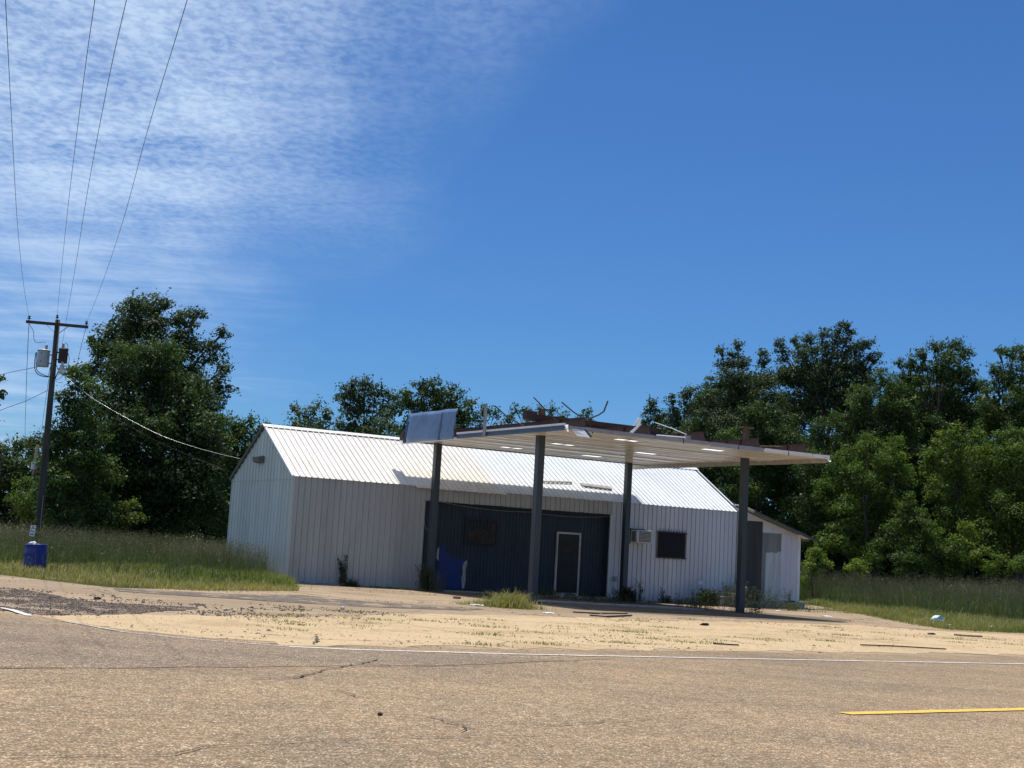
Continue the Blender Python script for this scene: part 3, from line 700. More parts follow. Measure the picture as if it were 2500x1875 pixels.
# windows with burglar bars
def window(u0, u1, z0, z1, w0, nb, frame, inner=None, spikes=True):
    wn = link('window', MB().box(0, u1-u0, 0, .02, 0, z1-z0).mesh('window', 'glassdark'), bl, (u0, w0-.035, z0))
    f = MB(); t = .05; Wd = u1-u0; H = z1-z0
    f.box(-t, 0, -.03, .03, -t, H+t).box(Wd, Wd+t, -.03, .03, -t, H+t).box(0, Wd, -.03, .03, H, H+t).box(0, Wd, -.045, .03, -t, 0)
    f.build('window_frame', frame, wn)
    g = MB(); 
    for k in range(nb):
        x_ = Wd*(k+.5)/nb + rng.normal(0, .004); g2 = MB().bar((x_, -.075, -.09), (x_+rng.normal(0, .006), -.075, H+.10), .016)
        g2.tube([(x_, -.075, H+.10), (x_, -.075, H+.155)], [.014, .002], 5)
        g2.build('bar', 'black', wn)
    MB().box(-.09, Wd+.09, -.083, -.067, -.045, -.020).build('bar_rail', 'black', wn); MB().box(-.09, Wd+.09, -.083, -.067, H-.02, H+.005).build('bar_rail', 'black', wn)
    return wn
w1 = window(7.12, 8.45, 1.64, 2.52, RW_, 9, 'navy')
MB().box(1.33-.19, 1.33-.04, -.012, -.004, .04, .84).build('curtain_strip', 'board_dark', w1)
# left window's boarded half, the lot's reflection painted in as its curved top
poly_prism([(.02, .03), (.02, .36), (.2, .46), (.45, .52), (.75, .50), (1.0, .40), (1.12, .28), (1.12, .03)], -.010, -.003).build('window_inset', 'board_dark', w1)
w2 = window(16.07, 17.50, 1.50, 2.50, 0, 10, 'ply')
MB().box(.03, 1.4, -.006, -.001, .03, .97).build('window_inset', 'pitch', w2)
# barred door with white frame
dz0 = hz(11.8, .2)+.13
dr = link('door', MB().box(0, 1.0, 0, .04, 0, 2.33).mesh('door', 'black'), bl, (11.29, RW_-.05, dz0))
MB().box(-.055, 0, -.03, .05, -.06, 2.42).build('door_frame', 'doorwhite', dr); MB().box(1.0, 1.075, -.03, .05, -.06, 2.42).build('door_frame', 'doorwhite', dr)
MB().box(0, 1.0, -.03, .05, 2.345, 2.42).build('door_frame', 'doorwhite', dr); MB().box(0, 1.0, -.03, .05, -.06, .07).build('door_frame', 'doorwhite', dr)
for k in range(10):
    x_ = .06+.88*k/9; g = MB().bar((x_, -.05, .10), (x_, -.05, 2.2), .017); g.tube([(x_, -.05, 2.2), (x_, -.05, 2.27)], [.014, .002], 5); g.build('bar', 'bargrey', dr)
for zz in (.16, 1.15, 2.12): MB().box(.03, .97, -.062, -.044, zz, zz+.03).build('bar_rail', 'black', dr)
MB().box(.22, .62, -.015, -.002, 1.62, 1.86).build('door_notice', 'board_dark', dr)
# wall air conditioner
ac = link('air_conditioner', MB().box(0, .76, -.46, .02, 0, .52).mesh('air_conditioner', 'ac'), bl, (14.69, 0, 2.0))
bevel(ac.data, .012)
MB().box(.10, .70, -.470, -.461, .05, .47).build('grille', 'acdark', ac)
for k in range(7): MB().box(.11, .69, -.484, -.471, .085+k*.055, .098+k*.055).build('slat', 'ac', ac)
MB().box(-.008, -.001, -.36, -.12, .06, .46).build('side_grille', 'acdark', ac)
MB().box(-.06, .66, -.12, -.03, .525, .56).build('top_flashing', 'black', ac)
MB().box(-.045, -.02, -.05, -.03, -.05, .58).build('sleeve_trim', 'black', ac)
# small boxes and pipe on the wall
for (a, z_, w_, h_, mt, nm) in ((13.90, .42, .14, .20, 'grey_trim', 'outlet_box'), (18.25, .44, .22, .14, 'white_trim', 'outlet_box')):
    MB().box(a, a+w_, -.10, -.03, z_, z_+h_).box(a+.03, a+w_-.03, -.12, -.10, z_+.03, z_+h_-.05).build(nm, mt, bl)
MB().tube([(18.12, -.10, hz(18, 0)), (18.12, -.10, .02)], .028, 8).build('stub_pipe', 'white_trim', bl)
# floodlight on the gable
fl = MB().hexa([(-.22, 2.80, 4.13), (-.04, 2.80, 4.10), (-.04, 3.42, 4.10), (-.22, 3.42, 4.13), (-.26, 2.80, 4.32), (-.04, 2.80, 4.36), (-.04, 3.42, 4.36), (-.26, 3.42, 4.32)]).build('floodlight', 'acdark', bl)
MB().box(-.035, .0, 3.04, 3.16, 4.12, 4.34).build('bracket', 'black', fl)
# sagging cables across the header
def cable(nm, pts, r, mat, parent=None, sag=0.0, n=14):
    out = []
    for i in range(len(pts)-1):
        a, b_ = Vector(pts[i]), Vector(pts[i+1])
        for k in range(n+(i == len(pts)-2)):
            t = k/n; out.append(a.lerp(b_, t)-Vector((0, 0, sag*4*t*(1-t))))
    return MB().tube(out, r, 5).build(nm, mat, parent, smooth=True)
cable('loose_cable', [(5.55, -.06, 3.10), (9.8, -.05, 2.93), (13.6, -.05, 2.99)], .008, 'grey_trim', bl, .10)
cable('loose_cable', [(5.3, -.05, 3.09), (8.5, -.05, 3.07), (11.2, -.05, 2.96), (13.6, -.05, 3.02)], .007, 'wire', bl, .03)
cable('loose_cable', [(5.22, -.05, 2.3), (5.3, -.06, 2.05), (5.45, -.05, 2.02)], .007, 'grey_trim', bl, .02)

# ---- concrete steps by the right corner
st = thing('concrete_steps', 'broken concrete steps against the right end of the white front wall', 'steps', (*uv2(18.7, -.55), hz(18.7, -.5)), YAW)
bz = hz(19, -.5)
for (a, b_, z_) in ((0, 1.46, .40), (.62, 1.46, .55), (1.16, 1.46, .86)):
    z0_ = {.40: -.1, .55: .405, .86: .555}[z_]
    bevel(MB().box(a, b_, -.45, .45, z0_, z_).build('step', 'concrete', st).data, .02)
MB().box(.0, .62, -.46, .44, .402, .43).build('white_slat', 'white_trim', st); MB().box(.62, 1.2, -.46, .44, .552, .58).build('white_slat', 'white_trim', st)

# ================================================================== lean-to shed on the right
S0, S1 = 20.50, 24.22; SW0, SW1 = .12, 5.2
zb = hz(22, 0)
sh = thing('lean_to_shed', 'small white board shed with mono-pitch roof and mismatched panels joined to the building', 'shed', (*uv2(S0, 0), 0), YAW)
def srz(u_): return 3.70 + (u_-20.97)*(2.80-3.70)/(24.1-20.97)
def sx(v): return v-S0
def spanel(nm, a, b_, z0, z1, mt, y=SW0, slope=False, groove=0):
    top0 = srz(a)-.07 if slope else z1; top1 = srz(b_)-.07 if slope else z1
    ys = (y-.0, y+.03)
    MB().hexa([(sx(a), ys[0], z0), (sx(b_), ys[0], z0), (sx(b_), ys[1], z0), (sx(a), ys[1], z0), (sx(a), ys[0], top0), (sx(b_), ys[0], top1), (sx(b_), ys[1], top1), (sx(a), ys[1], top0)]).build(nm, mt, sh)
zf = -.14
spanel('wall_board', S0, 21.02, zf, 0, 'shedwhite', slope=True)
for a, b_ in ((21.025, 21.46), (21.47, 21.93)): spanel('dark_board', a, b_, zf, 3.24, 'sheddark', y=SW0-.02)
spanel('wall_board', 21.025, 21.93, 3.245, 0, 'shedwhite', slope=True)
spanel('header_board', 21.935, 24.18, 2.785, 0, 'shedwhite', slope=True)
spanel('grey_board', 21.935, 22.15, zf, 2.78, 'shedgrey')
for k in range(4): a = 22.155+k*.227; spanel('grey_board', a, a+.222, 1.6, 2.78, 'shedgrey', y=SW0+rng.uniform(-.004, .004))
tops = [1.93, 1.95, 1.93, 2.0]
for k in range(4): a = 22.155+k*.227; spanel('whitewashed_board', a, a+.223, zf, tops[k], 'shedpale', y=SW0-.012+rng.uniform(-.003, .003))
for a, b_ in ((23.07, 23.655), (23.665, 24.04)): spanel('wall_board', a, b_, zf, 2.78, 'shedwhite', y=SW0+.004)
MB().box(sx(24.045), sx(24.20), SW0-.02, SW0+.05, zf, 2.79).build('corner_post', 'white_trim', sh)
MB().box(sx(24.185), sx(24.20), SW0+.05, SW1, zf, 2.78).build('side_wall', 'shedwhite', sh)
MB().box(sx(S0), sx(24.18), SW1-.03, SW1, zf, 2.78).build('back_wall', 'shedwhite', sh)
MB().box(sx(20.6), sx(24.37), -.08, SW1, zb-.3, zf-.01).build('foundation', 'concrete', sh)
poly_prism([(sx(23.5), zf+.0), (sx(24.0), zf), (sx(23.95), zf+.03), (sx(23.78), zf+.05), (sx(23.7), zf+.03), (sx(23.6), zf+.03)], SW0-.014, SW0-.004).build('rot_hole', 'black', sh)
# roof: thin deck and dark edge, ragged tin on the far side
th = .05
for k in range(8):
    w0 = -.22 + k*.69; w1 = w0+.70; dz = rng.uniform(0, .02) + .004*(k % 2)
    a, b_ = 20.42, 24.75
    MB().hexa([(sx(a), w0, srz(a)+dz), (sx(b_), w0, srz(b_)+dz), (sx(b_), w1, srz(b_)+dz), (sx(a), w1, srz(a)+dz), (sx(a), w0, srz(a)+th*.6+dz), (sx(b_), w0, srz(b_)+th*.6+dz), (sx(b_), w1, srz(b_)+th*.6+dz), (sx(a), w1, srz(a)+th*.6+dz)]).build('roof_sheet', 'darkroof' if k else 'roof_white', sh)
MB().bar((sx(21.1), -.25, srz(21.1)-.03), (sx(24.78), -.25, srz(24.78)-.03), .04, .11).build('roof_edge_board', 'darkroof', sh)
for k in range(5): MB().box(sx(24.2), sx(24.72), .1+k*1.2, .17+k*1.2, srz(24.45)-.18, srz(24.45)-.10).build('rafter', 'ply', sh)
for k in range(3): MB().bar((sx(22.6+k*.5), 3.2, srz(22.6+k*.5)+.12+.05*k), (sx(23.6+k*.45), 2.6, srz(23.6+k*.45)+.20), .35, .01).build('loose_tin', 'tin', sh)

# ================================================================== fuel canopy
HC = 5.144; CU0, CU1, CW0, CW1 = 4.36, 15.14, -10.40, -.38
cu, cw = 9.55, -4.2
cp = thing('fuel_canopy', 'derelict flat fuel station canopy on four slate posts with bare rusty beams above', 'canopy', (*uv2(cu, cw), 0), YAW)
X = lambda u_: u_-cu
Y = lambda w_: w_-cw
def cbox(nm, u0, u1, w0, w1, z0, z1, mt, bev=0):
    o = MB().box(X(u0), X(u1), Y(w0), Y(w1), z0, z1).build(nm, mt, cp)
    if bev: bevel(o.data, bev)
    return o
posts = [(5.21, -.75), (5.21, -7.56), (13.89, -.75), (13.89, -7.56)]
for k, (a, b_) in enumerate(posts):
    cbox('base_plate', a-.20, a+.20, b_-.20, b_+.20, hz(a, b_)-.02, hz(a, b_)+.035, 'rust2')
    o = cbox('post', a-.118, a+.118, b_-.118, b_+.118, hz(a, b_)-.4, HC-.002, 'post', .012)
# ceiling: long pans with raised lips, holes where the lights were
holes = [(hu, hw) for hu in (7.53, 11.12) for hw in (-8.97, -5.35, -2.05)]
PW = .3048; npn = int(round((CW1-CW0)/PW)); PW = (CW1-CW0)/npn
def panmesh(length):
    pr = [(0, .035), (.0, 0), (.012, -.010), (.03, 0), (PW-.022, 0), (PW-.022, .03)]
    mb = MB(); n = len(pr)
    mb.add([(0, y_, z_) for y_, z_ in pr]+[(length, y_, z_) for y_, z_ in pr], [(i, n+i, n+i+1, i+1) for i in range(n-1)])
    mb.add([(0, 0, .006), (length, 0, .006), (length, PW-.002, .006), (0, PW-.002, .006)], [(0, 1, 2, 3)])
    return mb.mesh('deck_panel', 'deck')
full = panmesh(CU1-CU0); cache = {}
for k in range(npn):
    w0 = CW0+k*PW; segs_ = [(CU0, CU1)]
    for hu, hw in holes:
        if w0-.02 < hw < w0+PW-.02:
            segs_ = [(a, b_) for s_ in segs_ for (a, b_) in (((s_[0], hu-.42), (hu+.42, s_[1])) if s_[0] < hu < s_[1] else (s_,))]
    for a, b_ in segs_:
        key = round(b_-a, 3); me = full if key == round(CU1-CU0, 3) else cache.setdefault(key, panmesh(b_-a))
        o = link('deck_panel', me, cp, (X(a), Y(w0), HC+.012+rng.uniform(-.006, .006)), (rng.normal(0, .004), rng.normal(0, .0006), rng.normal(0, .0004)))
for hu, hw in holes:
    k = int((hw-CW0)/PW); w0 = CW0+k*PW
    o = MB().add([(X(hu-.44), Y(w0-.01), HC-.004), (X(hu+.44), Y(w0-.01), HC-.004), (X(hu+.44), Y(w0+PW+.01), HC-.004), (X(hu-.44), Y(w0+PW+.01), HC-.004)], [(0, 1, 2, 3)])
    o.build('light_lens', 'lens', cp)
# fascia strips
cbox('front_fascia', CU0, 9.4, CW0-.035, CW0-.001, HC-.015, HC+.095, 'grey_trim')
for a, b_ in ((4.92, 7.55), (7.60, 9.75), (9.80, 12.1), (12.15, 14.3), (14.35, 15.12)):
    cbox('front_fascia', a, b_, CW0-.05, CW0-.036, HC-.025+rng.uniform(-.01, .01), HC+.10, 'grey_trim' if a < 12 else 'white_trim')
cbox('side_fascia', CU0-.05, CU0-.03, CW0+.25, -3.7, HC+.0, HC+.12, 'fascia_navy')
cbox('side_fascia_cap', CU0-.075, CU0+.02, CW0+.22, -3.7, HC+.121, HC+.185, 'white_trim')
cbox('side_fascia_lip', CU0-.05, CU0+.03, CW0+.25, -3.7, HC-.022, HC-.004, 'fascia_blue')
nr_ = 12
for k in range(nr_):
    w0 = CW0+.1+k*(.75-CW0-.1)/nr_; w1 = w0+(.75-CW0-.1)/nr_-.006
    cbox('right_fascia', CU1+.001, CU1+.03, w0, w1, HC-.14+rng.uniform(-.008, .008), HC+.07, 'stained')
cbox('rear_fascia', CU0, CU1, CW1+.001, CW1+.025, HC-.03, HC+.10, 'grey_trim')
# big faded blue panel still hanging on at the left corner
def slab4(nm, q, t, mt, off=(-1, 0, 0)):
    """thin sheet through four corner points, thickness along u"""
    a = [Vector(p) for p in q]; o_ = Vector(off)*t
    return MB().hexa([a[0], a[1], a[1]+o_, a[0]+o_, a[3], a[2], a[2]+o_, a[3]+o_]).build(nm, mt, cp)
def CP(u_, w_, z_): return (X(u_), Y(w_), z_)
fb = []
z_t, z_b = 6.17, 5.10
def grid_sheet(nm, w_a, w_b, mt, ua=-.0, seed=1, ragged=False):
    n, m2 = 14, 8; r_ = np.random.default_rng(seed); vs = []
    for j in range(m2+1):
        for i in range(n+1):
            s, t = i/n, j/m2; w_ = w_a+(w_b-w_a)*s; zz = z_b+(z_t-z_b)*t
            if ragged and i == n: w_ += -.05*math.sin(t*15)-.04*r_.random()
            lean = -.24 + .08*t
            if ua: w_ += .05*t*(1-s)*(-1)
            uu = CU0-.09 + .20 + lean*1.0 + .012*math.sin(s*5+t*3)*t + .003*r_.normal()
            vs.append(CP(uu, w_, zz+.008*math.sin(s*5)))
    fs = [(j*(n+1)+i, j*(n+1)+i+1, (j+1)*(n+1)+i+1, (j+1)*(n+1)+i) for j in range(m2) for i in range(n)]
    o = MB().add(vs, fs).build(nm, mt, cp, smooth=True)
    sm = o.modifiers.new('thickness', 'SOLIDIFY'); sm.thickness = .012; return o
grid_sheet('blue_fascia_panel', -.08, -2.62, 'fascia_blue', 1, 3)
grid_sheet('blue_fascia_panel', -2.64, -3.55, 'fascia_blue', 0, 4, True)
MB().bar(CP(CU0-.11, .2, 5.085), CP(CU0-.11, -3.7, 5.085), .05, .03).build('fascia_bottom_trim', 'white_trim', cp)
slab4('fascia_return', [CP(CU0-.1, .20, 5.1), CP(CU0+.12, .32, 5.1), CP(CU0+.12, .32, 6.0), CP(CU0+.02, .20, 6.0)], .012, 'fascia_blue')
slab4('torn_flashing', [CP(CU0-.2, .2, 5.10), CP(CU0-.15, 1.1, 5.04), CP(CU0+.25, 1.0, 5.20), CP(CU0+.2, .3, 5.2)], .01, 'white_trim', (0, 0, 1))
# torn flap at the near corner, crumpled sheet at the right corner
def crumple(nm, c, ex, ey, ez, mt, seed, n=7):
    r_ = np.random.default_rng(seed); vs = []
    for j in range(n):
        for i in range(n):
            s, t = i/(n-1)-.5, j/(n-1)-.5; vs.append((c[0]+ex*s*(1+.2*r_.normal()*.5)+.1*t*ex, c[1]+ey*s*.5+ey*t*.5+r_.normal()*.03, c[2]+ez*t+r_.normal()*.18*ez*.4))
    o = MB().add(vs, [(j*n+i, j*n+i+1, (j+1)*n+i+1, (j+1)*n+i) for j in range(n-1) for i in range(n-1)]).build(nm, mt, cp)
    sm = o.modifiers.new('thickness', 'SOLIDIFY'); sm.thickness = .008; return o
slab4('torn_flap', [CP(4.42, CW0-.03, 5.17), CP(4.55, CW0-.10, 4.96), CP(5.02, CW0-.16, 4.93), CP(4.86, CW0-.04, 5.15)], .012, 'white_trim', (0, -1, 0))
crumple('crumpled_trim', CP(4.33, CW0+.05, 5.16), .18, .3, .22, 'white_trim', 5)
slab4('torn_flap', [CP(4.87, CW0-.04, 5.17), CP(5.03, CW0-.15, 4.94), CP(5.10, CW0-.17, 4.97), CP(4.93, CW0-.02, 5.2)], .012, 'fascia_navy', (0, -1, 0))
crumple('crumpled_trim', CP(15.05, CW0-.03, 5.12), .26, .4, .2, 'white_trim', 9, 8)
# rusty purlins (run front to back, tapered ends) and the two girders over the posts
def ibeam(nm, a, b_, h, wd, mt, taper=0.):
    """I-beam between two points at the same height; a tapered front end when taper > 0"""
    a = Vector(a); b_ = Vector(b_); d = (b_-a).normalized(); s = Vector((d.y, -d.x, 0)); mb = MB(); t = .014
    for z0, z1, w_ in ((0, t, wd), (h-t, h, wd), (t, h-t, .012)):
        sa = a + d*(taper*(z0/h)); sb = a + d*(taper*(z1/h))
        q0 = [sa+s*w_/2+Vector((0, 0, z0)), b_+s*w_/2+Vector((0, 0, z0)), b_-s*w_/2+Vector((0, 0, z0)), sa-s*w_/2+Vector((0, 0, z0))]
        q1 = [sb+s*w_/2+Vector((0, 0, z1)), b_+s*w_/2+Vector((0, 0, z1)), b_-s*w_/2+Vector((0, 0, z1)), sb-s*w_/2+Vector((0, 0, z1))]
        mb.hexa(q0+q1)
    return mb.build(nm, mt, cp)
for u_ in (5.07, 7.55, 9.78, 12.13, 14.27): ibeam('purlin', CP(u_, -10.28, 5.21), CP(u_, .50, 5.21), .37, .12, 'rust', .20)
cbox('rear_shadow_sheet', CU0+.05, CU1+.1, -.37, .80, 5.236, 5.240, 'stained'); cbox('rear_shadow_bar', CU0+.05, CU1+.1, .52, .78, 5.242, 5.50, 'rust')  # both added out of sight to cast the shadow strip along the eave
for u_ in (5.07, 7.55, 9.78, 12.13, 14.27):
    for w_ in (-8.6, -9.3) if u_ > 12 else (-8.9,): cbox('stiffener', u_-.065, u_-.008, w_, w_+.012, 5.225, 5.56, 'rust')
ibeam('girder', CP(4.7, -7.56, 5.582), CP(10.1, -7.56, 5.582), .22, .16, 'rust')
ibeam('girder', CP(10.12, -7.56, 5.582), CP(14.6, -7.56, 5.582), .06, .14, 'rust')
ibeam('girder', CP(4.7, -.75, 5.582), CP(14.6, -.75, 5.582), .08, .14, 'rust')
for (a, b_), zt in zip(posts, (5.85, 5.97, 6.1, 6.22)):
    cbox('post_stub', a-.09, a+.09, b_-.07, b_+.07, (5.805 if a < 10 else 5.645) if b_ < -2 else 5.665, zt, 'rust2')
    cbox('cap_plate', a-(.30 if zt > 6 else .16), a+(.30 if zt > 6 else .16), b_-.15, b_+.15, zt+.001, zt+.03, 'rust2')
cbox('splice_box', 4.55, 4.95, -7.70, -7.45, 5.60, 5.88, 'rust')
def rod(pts, r, mt='black', nm='bent_rod'): MB().tube([CP(*p) for p in pts], r, 5).build(nm, mt, cp)
rod([(5.0, -6.9, 5.45), (4.7, -6.3, 5.75), (4.4, -5.97, 6.11)], .022)
rod([(5.0, -8.9, 5.45), (4.6, -8.6, 5.9), (4.4, -8.28, 6.24)], .02)
rod([(5.07, -10.9+.7, 5.5), (4.6, -10.2, 5.7), (4.4, -9.86, 5.99)], .022)
rod([(5.1, -10.15, 5.5), (5.05, -10.9, 5.6), (4.95, -11.3, 5.68), (4.75, -11.75, 5.93)], .024)
rod([(5.3, -10.3, 5.1), (5.07, -10.36, 5.5)], .02)
cbox('conduit_upright', CU0-.12, CU0-.075, -5.67, -5.60, 5.13, 6.20, 'grey_trim'); cbox('conduit_upright', CU0-.12, CU0-.075, -5.57, -5.53, 5.13, 6.20, 'grey_trim')
def wsheet(nm, q, mt='white_trim'): slab4(nm, [CP(*p) for p in q], .01, mt, (0, 1, 0))
wsheet('white_sheet_scrap', [(7.72, -9, 5.52), (7.98, -9, 5.52), (8.14, -9, 5.90), (8.00, -9, 5.93)])
wsheet('white_sheet_scrap', [(6.95, -9.9, 5.28), (7.10, -9.9, 5.28), (7.46, -9.9, 5.62), (7.36, -9.9, 5.62)])
rod([(9.6, -9.5, 5.50), (9.2, -9.3, 5.66), (8.6, -9.1, 5.82)], .014, 'white_trim', 'white_cable')
rod([(7.7, -10.35, 5.27), (8.9, -10.35, 5.30)], .02, 'white_trim', 'white_tube')
cbox('junction_box', 8.85, 9.02, -10.42, -10.30, 5.24, 5.36, 'grey_trim')
rod([(10.5, -1.0, 5.5), (12.0, -6, 5.55), (14.6, -9.6, 5.52)], .018, 'rust2', 'brace_rod')
rod([(12.3, -9.9, 5.3), (13.4, -8.4, 5.60), (14.9, -6.5, 5.62)], .018, 'rust2', 'brace_rod')
for u_ in (6.5, 8.7, 11.0, 13.2): rod([(u_, CW0-.06, HC-.06), (u_, CW0-.06, HC+.08)], .012, 'black', 'hanger_bolt') if u_ != 6.5 else None

# ================================================================== utility poles and wires
PD = 53.0
pb_ = AT(87, 1366, PD); px0, py0 = pb_[0]+.0, PD; pz0 = gz(px0, py0)
po = thing('utility_pole', 'dark wooden utility pole with crossarm and two transformers beside the weedy field', 'utility pole', (px0, py0, pz0))
def PA(px, py, d=PD): return Vector(AT(px, py, d)) - Vector((px0, py0, pz0))
ptop = PA(141, 781)
MB().tube([(0, 0, -.3), Vector((0, 0, 0)).lerp(ptop, .3), Vector((0, 0, 0)).lerp(ptop, .65), ptop], [.155, .14, .12, .10], 14).build('shaft', 'pole', po, smooth=True)
ca, cb = PA(64, 785, PD-.13), PA(215, 798.5, PD-.13)
bevel(MB().bar(ca, cb, .09, .12).build('crossarm', 'pole', po).data, .008)
MB().bar(PA(114, 793, PD-.18), PA(133, 812, PD-.13), .035, .012).build('brace', 'black', po); MB().bar(PA(167, 797, PD-.18), PA(145, 813, PD-.13), .035, .012).build('brace', 'black', po)
def insulator(px, py, s=1.):
    c = PA(px, py, PD-.13)
    MB().lathe([(.012, -.16*s), (.014, 0), (.035, .0), (.075*s, .015), (.07*s, .04), (.03, .055), (.03, .085), (.06*s, .10), (.055*s, .12), (.02, .15)], 12, c).build('insulator', 'black', po, smooth=True)
insulator(71, 779); insulator(139.5, 777, .9); insulator(211, 792)
MB().box(-.17, .17, -.18, -.10, 0, .06).build('pole_band', 'black', po, loc=PA(139, 794))
def transformer(cx, y0, y1, w_, mt, tilt=0.):
    c = PA(cx, (y0+y1)/2, PD-.05); H = (y1-y0)*PD/FPX; r_ = w_/2*PD/FPX
    t = MB().lathe([(r_*.96, -H/2), (r_, -H/2+.03), (r_, H/2-.06), (r_*1.07, H/2-.05), (r_*1.07, H/2-.02), (r_*.8, H/2+.02), (.03, H/2+.04)], 22).build('transformer', mt, po, loc=c, smooth=False)
    MB().lathe([(.05, 0), (.06, .05), (.05, .07), (.06, .10), (.05, .12), (.06, .15), (.045, .19), (.03, .24)], 10).build('bushing', 'porcelain', t, loc=(r_*.35*(1 if cx < 120 else -.5), 0, H/2+.0), smooth=True)
    for zz in (-H*.22, H*.27): MB().box(-.02, .02, -r_-.01, -r_+.02, zz-.02, zz+.02).build('lug', 'black', t)
    s = 1 if cx < 120 else -1
    for zz in (-H*.28, H*.22): MB().bar((s*r_*.9, 0, zz), (s*(r_+.16), .02, zz), .06, .05).build('mount_arm', mt, t)
    MB().lathe([(r_*1.085, H/2-.045), (r_*1.085, H/2-.025)], 22).build('lid_band', 'black' if mt == 'trans' else 'rust2', t)
    return t
transformer(105.5, 854, 895.5, 29, 'trans'); transformer(154, 851, 887, 22, 'transrust')
def ptube(nm, pix, r, mt='wire', d=PD-.1, parent=None):
    pts = [PA(a, b_, d) for a, b_ in pix]
    # smooth through the points
    out = []
    for i in range(len(pts)-1):
        p0, p1, p2, p3 = pts[max(i-1, 0)], pts[i], pts[i+1], pts[min(i+2, len(pts)-1)]
        for k in range(5):
            t = k/5; out.append(.5*((2*p1)+(p2-p0)*t+(2*p0-5*p1+4*p2-p3)*t*t+(3*p1-p0-3*p2+p3)*t**3))
    out.append(pts[-1]); return MB().tube(out, r, 5).build(nm, mt, parent or po, smooth=True)
ptube('jumper_wire', [(72, 790), (75, 797), (82, 810), (83, 828), (90, 836), (108, 835), (112, 838)], .011)
ptube('jumper_wire', [(88, 860), (85, 880), (85, 900), (92, 913), (106, 919), (122, 921), (131, 925)], .018)
ptube('jumper_wire', [(90, 860), (88, 885), (91, 905), (105, 915), (118, 919)], .016)
ptube('jumper_wire', [(160, 837), (165, 842), (166, 855)], .011); ptube('jumper_wire', [(166, 862), (169, 875), (168, 885), (166, 891)], .012)
ptube('jumper_wire', [(124, 893), (121, 905), (119, 915), (121, 921)], .012); ptube('jumper_wire', [(126, 892), (133, 889), (138, 892), (141, 903)], .012)
ptube('jumper_wire', [(163, 890), (160, 903), (150, 921), (138, 926), (128, 920)], .010); ptube('jumper_wire', [(135, 928), (143, 934), (152, 933)], .010)
# security light
lt = link('security_light', MB().lathe([(.02, .30), (.045, .28), (.05, .18), (.09, .14), (.10, .05), (.165, .02), (.17, 0), (.15, -.03)], 16).mesh('security_light', 'trans', True), po, PA(151, 901, PD-.4))
MB().lathe([(.155, -.03), (.15, -.10), (.11, -.17), (.05, -.21), (.01, -.22)], 16).build('globe', 'lamp', lt, smooth=True)
MB().tube([PA(135, 924, PD-.1), PA(139, 914, PD-.3), PA(146, 899, PD-.4)], .022, 6).build('lamp_arm', 'black', po)
MB().tube([(.10, -.10, 0), (.09, -.11, 2.6)], .015, 5).build('ground_conduit', 'grey_trim', po)
# bill sheets stapled to the pole
sg = thing('yard_sign', 'small torn white yard sign with faded dark print on a stake before the utility pole', 'sign', tuple(AT(79.5, 1296, 40.5)), R(8)); sg.scale = (.72, 1, .72)
MB().hexa([(-.115, 0, -.22), (.085, 0, -.24), (.085, .006, -.24), (-.115, .006, -.22), (-.10, 0, .235), (.125, 0, .235), (.125, .006, .235), (-.10, .006, .235)]).build('sheet', 'white_trim', sg)
for (a, b_, c, d) in ((-.04, .05, .14, .19), (-.075, .095, .085, .11), (-.085, -.02, -.03, .02), (.0, .07, -.05, .0), (-.09, .06, -.19, -.10)):
    MB().box(a, b_, -.005, -.001, c, d).build('print', 'ink' if d > -.05 else 'grey_trim', sg)
MB().tube([(0, .03, -2.4), (0, .03, -.2)], .015, 6).build('stake', 'pole', sg)
# second pole further off
PD2 = 96.
b2_ = AT(67, 1293, PD2)
p2 = thing('utility_pole', 'slimmer grey utility pole further back, left of the main pole against the trees', 'utility pole', (b2_[0], PD2, gz(b2_[0], PD2)))
def PB(px, py): return Vector(AT(px, py, PD2)) - Vector(p2.location)
MB().tube([(0, 0, -.5), PB(72, 1240), PB(92, 1085)], [.17, .16, .11], 10).build('shaft', 'pole', p2, smooth=True)
MB().bar(PB(72, 1102), PB(114, 1108), .1, .12).build('crossarm', 'pole', p2)
MB().lathe([(.22, 0), (.22, .5), (.18, .55)], 14).build('transformer', 'trans', p2, loc=PB(82.5, 1146))
MB().bar(PB(86, 1140), PB(91, 1141), .06).build('mount_arm', 'trans', p2)
def overhead(label, pix, r=.0052, mt='wire'):
    """wire through photo points with depths"""
    pts = [Vector(AT(a, b_, d)) for a, b_, d in pix]
    o0 = pts[0].copy(); out = []
    for i in range(len(pts)-1):
        q0, q1, q2, q3 = pts[max(i-1, 0)], pts[i], pts[i+1], pts[min(i+2, len(pts)-1)]
        for k in range(8):
            t = k/8; out.append(.5*((2*q1)+(q2-q0)*t+(2*q0-5*q1+4*q2-q3)*t*t+(3*q1-q0-3*q2+q3)*t**3) - o0)
    out.append(pts[-1]-o0)
    o = MB().tube(out, r, 5).build('power_line', mt, None, tuple(o0), smooth=True); tag(o, label, 'wire'); return o
def lead(pix):
    """depth shrinks towards the camera as 1/depth grows linearly up the picture"""
    y0, y1 = pix[0][1], pix[-1][1]; s = lambda y_: (y0-y_)/(y0-y1)
    return [(a, b_, 1/((1-s(b_))/(PD-.13)+s(b_)/14.5)) for a, b_ in pix]
overhead('leftmost overhead wire, curving up from the left tip of the pole crossarm', lead([(71, 775), (57, 691), (42, 538), (25, 227), (13, -10), (8, -120)]))
overhead('overhead wire rising from the pin on top of the pole, second from left', lead([(139.5, 771), (150, 660), (170, 470), (205, 190), (233, -10), (248, -120)]))
